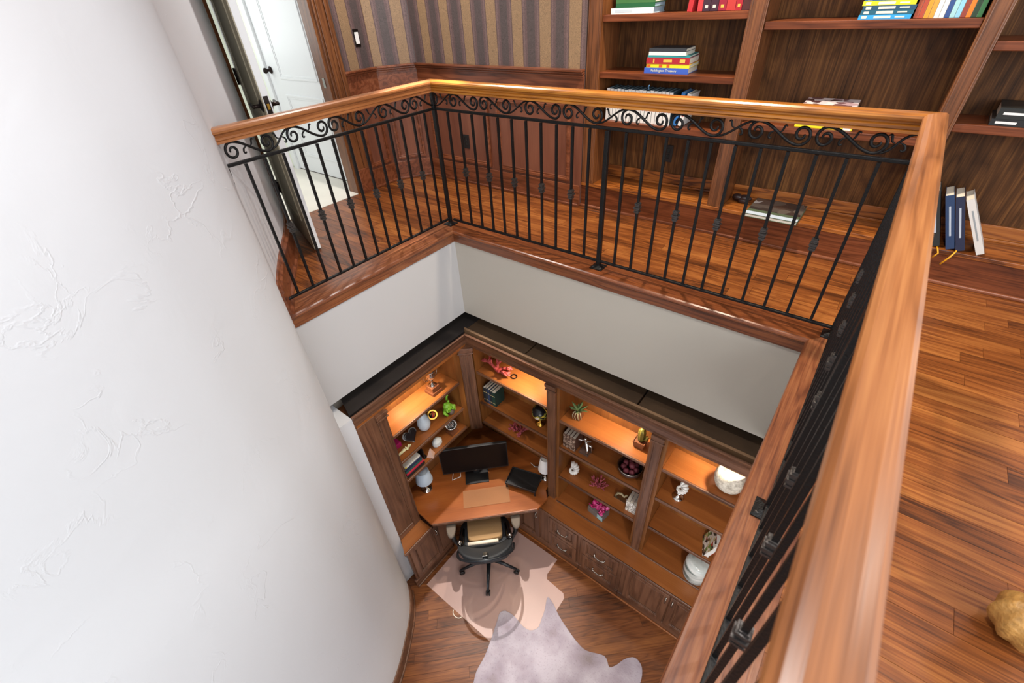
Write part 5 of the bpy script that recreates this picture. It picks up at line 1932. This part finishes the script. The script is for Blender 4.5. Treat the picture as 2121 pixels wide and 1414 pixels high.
part(MB().tube([(wx, wy_, A3 + 0.03), (wx, wy_, A3 + 0.055)], 0.008, 8), 'stem', 'silver', t)
t = MB()
t.loft([[(-2.36 + r_ * cos(a) * 0.8, 1.60 + r_ * sin(a) * 1.15, A3 + z) for a in [2 * pi * j / 9 for j in range(9)]] for r_, z in ((0.036, 0), (0.048, 0.02), (0.046, 0.055), (0.028, 0.082), (0.010, 0.09))])
tag(t.build('white_stone', 'stone_white', None, 0.004), 'chunky white stone on the lowest shelf of the short bookcase', 'stone')
t = MB().loft([[(-2.335, 1.435, A3), (-2.275, 1.465, A3), (-2.315, 1.52, A3)], [(-2.308, 1.472, A3 + 0.11), (-2.304, 1.474, A3 + 0.11), (-2.307, 1.478, A3 + 0.11)]])
tag(t.build('stone_pyramid', 'pink_stone'), 'small pink stone pyramid beside the lying books', 'ornament')
t = MB().box(-2.50, -2.335, 1.412, 1.420, A3, A3 + 0.13).box(-2.50, -2.335, 1.420, 1.45, A3, A3 + 0.003)
tag(t.build('bookend', 'black_plastic', None, 0.002), 'black metal bookend between the books and the pyramid', 'bookend')
z = A3
for i, (c, th, hh, dy_, lab) in enumerate((('1a1a1e', 0.032, 0.205, 0.0, 'black book lying lowest in the left shelf stack'), ('c02a44', 0.020, 0.20, 0.004, 'crimson book lying on the black one in the left shelf'),
                                           ('1f5450', 0.020, 0.19, 0.006, 'dark green book in the middle of the left shelf stack'), ('1d2c4c', 0.026, 0.185, 0.012, 'navy book below the white one in the left shelf'),
                                           ('e0dcd0', 0.022, 0.175, 0.016, 'white book with yellow band topping the left shelf stack'))):
    book(lab, c, 0.13, hh, th, Matrix.Translation((-2.300 - 0.006 * i, 1.178 + dy_, z + th / 2)) @ Matrix.Rotation(radians(90), 4, 'Z') @ Matrix.Rotation(radians(90), 4, 'Y'), 'books stacked in the left shelf', 'pages',
         ('d8c02a', [(0.0, 0.10, 0.9)]) if i == 4 else None)
    z += th + 0.0006

# bay 1
coral('large salmon red coral branch on the top shelf by the corner', -2.07, 2.20, S1, 0.225, 4, 'red_coral', 6, 0.45, (0.5, 0))
t = MB().tube([(-1.905 + 0.026 * cos(2 * pi * i / 24), 2.235 + 0.026 * sin(2 * pi * i / 24), S1 + 0.006) for i in range(25)], 0.006, 8, False)
tag(t.build('metal_ring', 'bronze'), 'small dark metal ring lying on the top shelf', 'ring')
x = -2.205
for i, (c, th, hh, nm_) in enumerate((('23282c', 0.030, 0.185, 'first black'), ('2a3038', 0.026, 0.19, 'second slate'), ('2c3c5c', 0.026, 0.185, 'third blue'), ('1f2c34', 0.026, 0.18, 'fourth dark teal'), ('1c3a34', 0.040, 0.18, 'fifth bottle green'))):
    book('%s old book in the row by the corner pilaster' % nm_, c, 0.13, hh, th - 0.002, upright(x + th / 2, 2.125, S2), 'old books by the corner pilaster', 'pages', ('b8a878', [(0.7, 0.74, 0.8), (0.2, 0.23, 0.8)]))
    x += th
t = anchored('globe', 'small black and gold globe on a brass stand', 'globe', (-1.605, 2.205, S2))
gx, gy = -1.605, 2.205
part(MB().lathe([(0, 0), (0.046, 0), (0.048, 0.010), (0.030, 0.022), (0.012, 0.032), (0.010, 0.06), (0.0, 0.062)], (gx, gy, S2), 22), 'stand', 'gold', t)
part(MB().ball((gx, gy, S2 + 0.145), 0.075, 26), 'sphere', 'globe_map', t)
part(MB().tube([(gx + 0.086 * cos(a), gy, S2 + 0.145 + 0.086 * sin(a)) for a in [-pi / 2 + pi * i / 16 - 0.3 for i in range(19)]], 0.005, 6), 'meridian', 'gold', t)
coral('bushy dark red coral on the lowest shelf over the tray', -1.835, 2.21, S3, 0.17, 8, 'dark_coral', 9, 0.7, (0, -0.3))

# bay 2
t = anchored('air_plant', 'green air plant with pale roots in a wooden cube', 'plant', (-1.235, 2.225, B1))
ax_, ay_ = -1.235, 2.22
part(MB().box(ax_ - 0.036, ax_ + 0.036, ay_ - 0.036, ay_ + 0.036, B1, B1 + 0.065), 'wooden_cube', 'pot_wood', t, 0.003)
random.seed(21)
for i in range(9):
    a = 2 * pi * i / 9 + random.uniform(-0.3, 0.3)
    L_ = random.uniform(0.07, 0.11)
    up_ = random.uniform(0.6, 1.3)
    pts = [Vector((ax_, ay_, B1 + 0.065)) + Vector((cos(a) * L_ * s_, sin(a) * L_ * s_ * 0.8, up_ * L_ * s_ - 0.4 * L_ * s_ * s_)) for s_ in (0, 0.3, 0.6, 0.85, 1.0)]
    wds = (0.006, 0.012, 0.012, 0.007, 0.001)
    sd = Vector((-sin(a), cos(a), 0))
    lv = MB().loft([[p - sd * w_, p + UZ * 0.003, p + sd * w_, p - UZ * 0.002] for p, w_ in zip(pts, wds)], True, True, True)
    part(lv, 'leaf', 'leaf_green', t)
for i in range(4):
    a = -0.6 - 0.5 * i
    pts = [Vector((ax_, ay_, B1 + 0.07)), Vector((ax_ + 0.035 * cos(a), ay_ + 0.035 * sin(a), B1 + 0.075)), Vector((ax_ + 0.052 * cos(a), ay_ + 0.05 * sin(a), B1 + 0.045)), Vector((ax_ + 0.048 * cos(a + 0.2), ay_ + 0.05 * sin(a + 0.2), B1 + 0.008))]
    part(MB().tube(pts, [0.005, 0.005, 0.004, 0.003], 6), 'root', 'root_tan', t)
t = anchored('cactus_ornament', 'golden green cactus ornament in a wooden pot', 'cactus', (-0.70, 2.235, B1))
kx, ky = -0.700, 2.24
part(MB().loft([[(kx - w_, ky - w_, B1 + z), (kx + w_, ky - w_, B1 + z), (kx + w_, ky + w_, B1 + z), (kx - w_, ky + w_, B1 + z)] for w_, z in ((0.034, 0), (0.046, 0.07), (0.040, 0.07), (0.038, 0.06))]), 'pot', 'pot_wood', t)


def ribbed(cx, cy, z0, r, h, n=8):
    rings = []
    for i in range(9):
        s_ = i / 8
        rr = r * (0.8 + 0.25 * sin(pi * s_ * 0.8)) * (1 if i < 8 else 0.35) * (1 if i < 7 else 0.85)
        rings.append([(cx + rr * (1 + 0.14 * cos(n * 2 * pi * j / 32)) * cos(2 * pi * j / 32), cy + rr * (1 + 0.14 * cos(n * 2 * pi * j / 32)) * sin(2 * pi * j / 32), z0 + h * s_) for j in range(32)])
    return MB().loft(rings, True, True, True)


part(ribbed(kx, ky, B1 + 0.06, 0.026, 0.13), 'stem', 'cactus_gold', t)
part(MB().tube([(kx + 0.02, ky - 0.008, B1 + 0.09), (kx + 0.042, ky - 0.010, B1 + 0.10), (kx + 0.046, ky - 0.012, B1 + 0.14)], [0.010, 0.012, 0.010], 8), 'arm', 'cactus_gold', t)
x = -1.318
for i in range(4):
    th = 0.030
    book('%s embossed leather volume in the row beside the silver figure' % ('first', 'second', 'third', 'fourth')[i], 'leather', 0.13, 0.165, th - 0.002, upright(x + th / 2, 2.135, B2), 'embossed leather volumes', 'pages',
         ('embossed', [(0.02, 0.98, 0.95)]), 'leather')
    x += th
t = anchored('bookend_figure', 'silver leaping figure bookend on a glass plate', 'bookend', (-1.12, 2.19, B2))
part(MB().box(-1.175, -1.085, 2.15, 2.25, B2, B2 + 0.008), 'plate', 'glass', t)
fg = MB().tube([(-1.10, 2.16, B2 + 0.012), (-1.105, 2.18, B2 + 0.05), (-1.125, 2.20, B2 + 0.09), (-1.135, 2.20, B2 + 0.13)], [0.010, 0.014, 0.018, 0.012], 10)
fg.ball((-1.138, 2.195, B2 + 0.152), 0.014, 10)
fg.tube([(-1.135, 2.20, B2 + 0.125), (-1.16, 2.18, B2 + 0.14), (-1.185, 2.16, B2 + 0.15)], [0.008, 0.007, 0.005], 8)
fg.tube([(-1.13, 2.20, B2 + 0.12), (-1.10, 2.21, B2 + 0.13), (-1.085, 2.20, B2 + 0.15)], [0.008, 0.007, 0.005], 8)
fg.tube([(-1.125, 2.20, B2 + 0.09), (-1.09, 2.22, B2 + 0.06), (-1.075, 2.20, B2 + 0.012)], [0.013, 0.010, 0.007], 8)
part(fg, 'figure', 'silver', t)
t = anchored('glass_bowl', 'dark rimmed glass bowl filled with wine red balls', 'bowl', (-0.735, 2.215, B2))
bx, by = -0.735, 2.215
part(MB().lathe([(0.05, 0), (0.06, 0.006), (0.095, 0.05), (0.102, 0.09), (0.098, 0.09), (0.09, 0.05), (0.055, 0.012), (0.0, 0.010)], (bx, by, B2), 30), 'bowl_body', 'bowl_dark', t)
part(MB().tube([(bx + 0.1 * cos(2 * pi * i / 30), by + 0.1 * sin(2 * pi * i / 30), B2 + 0.092) for i in range(31)], 0.005, 6, False), 'rim', 'pewter', t)
random.seed(2)
for i in range(9):
    a = 2 * pi * i / 7
    r_ = 0.052 if i < 7 else 0.012
    o = MB().ball((bx + r_ * cos(a), by + r_ * sin(a), B2 + (0.070 if i < 7 else 0.095)), 0.025, 10).build('potpourri_ball', 'wine_ball')
    tag(o, 'wine red ball lying in the dark glass bowl', 'ball', 'wine red balls in the bowl')


def nautilus(cx, cy, z0, R0, turn=0.0, name='shell'):
    """coiled tube that swells along a spiral, with ribs"""
    path, rads = [], []
    n_ = 120
    for i in range(n_):
        s_ = i / (n_ - 1)
        a = s_ * 2.6 * pi
        rr = R0 * (0.10 + 0.62 * s_ ** 1.5)
        p = Vector((cos(a) * rr, 0, sin(a) * rr))
        p = Matrix.Rotation(turn, 3, 'Z') @ Matrix.Rotation(-0.7, 3, 'X') @ p
        path.append(Vector((cx, cy, z0)) + p)
        rads.append(R0 * (0.05 + 0.40 * s_ ** 1.4) * (1 + 0.12 * sin(i * 1.05)))
    return MB().tube(path, rads, 16, True, True, (0, 1, 0))


t = nautilus(-1.255, 2.205, B3 + 0.062, 0.072, 0.3)
zmin = min(v[2] for v in t.v)
t.v = [(a, b2, c + (B3 - zmin)) for a, b2, c in t.v]
tag(t.build('nautilus_shell', 'shell_white'), 'white ribbed nautilus shell on the third shelf', 'shell')
coral('small dark red coral tuft between shell and framed bookend', -0.99, 2.215, B3, 0.12, 15, 'dark_coral', 9, 0.9, (0, 0))
t = anchored('figure_bookend', 'clear plate bookend with pale twisted figure by the woven books', 'bookend', (-0.76, 2.23, B3))
part(MB().box(-0.83, -0.70, 2.20, 2.26, B3, B3 + 0.008), 'plate', 'pewter', t)
part(MB().box(-0.708, -0.700, 2.17, 2.28, B3 + 0.008, B3 + 0.12), 'upright_plate', 'pewter', t)
part(MB().tube([(-0.82, 2.22, B3 + 0.012), (-0.80, 2.22, B3 + 0.06), (-0.765, 2.21, B3 + 0.09), (-0.74, 2.215, B3 + 0.06), (-0.725, 2.21, B3 + 0.10), (-0.71, 2.21, B3 + 0.11)], [0.008, 0.010, 0.011, 0.010, 0.009, 0.006], 8), 'figure', 'root_tan', t)
x = -0.696
for i in range(3):
    book('%s pale woven pattern book beside the pilaster' % ('first', 'second', 'third')[i], 'd9d4cc', 0.12, 0.13, 0.028, upright(x + 0.015, 2.15, B3), 'pale woven books', 'pages', ('woven_white', [(0.02, 0.98, 0.95)]), 'woven_white')
    x += 0.030
t = anchored('gift_box', 'grey box with magenta flowers heaped on top', 'box', (-0.95, 2.19, B4))
fbx = (Vector((-0.952, 2.195, B4)), Vector((1, -0.18, 0)).normalized(), UZ, Vector((-0.18, -1, 0)).normalized())
part(MB().obox(fbx, -0.085, 0.085, 0, 0.07, -0.055, 0.055), 'box_body', 'grey_box', t, 0.003)
random.seed(9)
fw = MB()
for i in range(46):
    p = fbx[0] + fbx[1] * random.uniform(-0.07, 0.07) + fbx[3] * random.uniform(-0.045, 0.045) + UZ * (0.075 + random.uniform(0, 0.05))
    rt = Euler((random.uniform(-0.9, 0.9), random.uniform(-0.9, 0.9), random.uniform(0, 3))).to_matrix()
    fw.ball(p, random.uniform(0.018, 0.026), 8, (1, 0.9, 0.35), rt)
part(fw, 'flowers', 'flower_pink', t)
part(MB().obox(fbx, 0.03, 0.088, 0.02, 0.075, 0.055, 0.058), 'side_card', cmat('9fc4c8'), t)

# bay 3
t = MB()
rings = []
vx, vy = -0.060, 2.20
for z, r_ in ((0.0, 0.030), (0.01, 0.050), (0.05, 0.084), (0.10, 0.100), (0.14, 0.098), (0.185, 0.080), (0.20, 0.068)):
    rings.append([(vx + r_ * cos(2 * pi * j / 36), vy + r_ * sin(2 * pi * j / 36) * 0.9, C1_ + z + (0.035 * (1 if z > 0.13 else 0) * (abs(cos(2 * pi * j / 36 + 0.6)) ** 2 - 0.6))) for j in range(36)])
for z, r_ in ((0.195, 0.062), (0.14, 0.086), (0.06, 0.076), (0.02, 0.03)):
    rings.append([(vx + r_ * cos(2 * pi * j / 36), vy + r_ * sin(2 * pi * j / 36) * 0.9, C1_ + z + (0.035 * (1 if z > 0.13 else 0) * (abs(cos(2 * pi * j / 36 + 0.6)) ** 2 - 0.6))) for j in range(36)])
t.loft(rings, True, True, True)
tag(t.build('vase', 'stoneware'), 'round cream stoneware vase with cut rim under the shelf light', 'vase')
t = anchored('nautilus_cup', 'white nautilus shell mounted on a silver foot', 'ornament', (-0.335, 2.205, C2_))
part(MB().lathe([(0, 0), (0.042, 0), (0.044, 0.008), (0.03, 0.014), (0.012, 0.024), (0.009, 0.045), (0.016, 0.056), (0.026, 0.066), (0.0, 0.066)], (-0.335, 2.205, C2_), 22), 'foot', 'silver', t)
part(nautilus(-0.335, 2.205, C2_ + 0.115, 0.062, -0.4), 'shell', 'shell_white', t)
t = thing('book', 'thick white book with mosaic picture cover leaning on the third shelf', 'book')
t.matrix_world = Matrix.Translation((-0.035, 2.118, C3_ + 0.0005)) @ Matrix.Rotation(radians(18), 4, 'Z') @ Matrix.Rotation(radians(20), 4, 'Y')
MB().box(-0.002, 0.001, 0, 0.17, 0.0, 0.19).box(0.034, 0.037, 0, 0.17, 0.0135, 0.19).box(0.001, 0.034, 0.167, 0.17, 0.0135, 0.19).build('cover', 'mosaic_cover', t)
MB().box(0.001, 0.034, 0.003, 0.167, 0.0135, 0.187).build('page_block', 'white_plastic', t)
t = MB().lathe([(0.0, 0), (0.085, 0), (0.098, 0.012), (0.104, 0.06), (0.104, 0.16), (0.098, 0.20), (0.082, 0.218), (0.06, 0.226), (0.0, 0.230)], (-0.035, 2.175, C4_), 36).build('vase', 'marble')
tag(t, 'large grey white marbled jar on the worktop', 'vase')
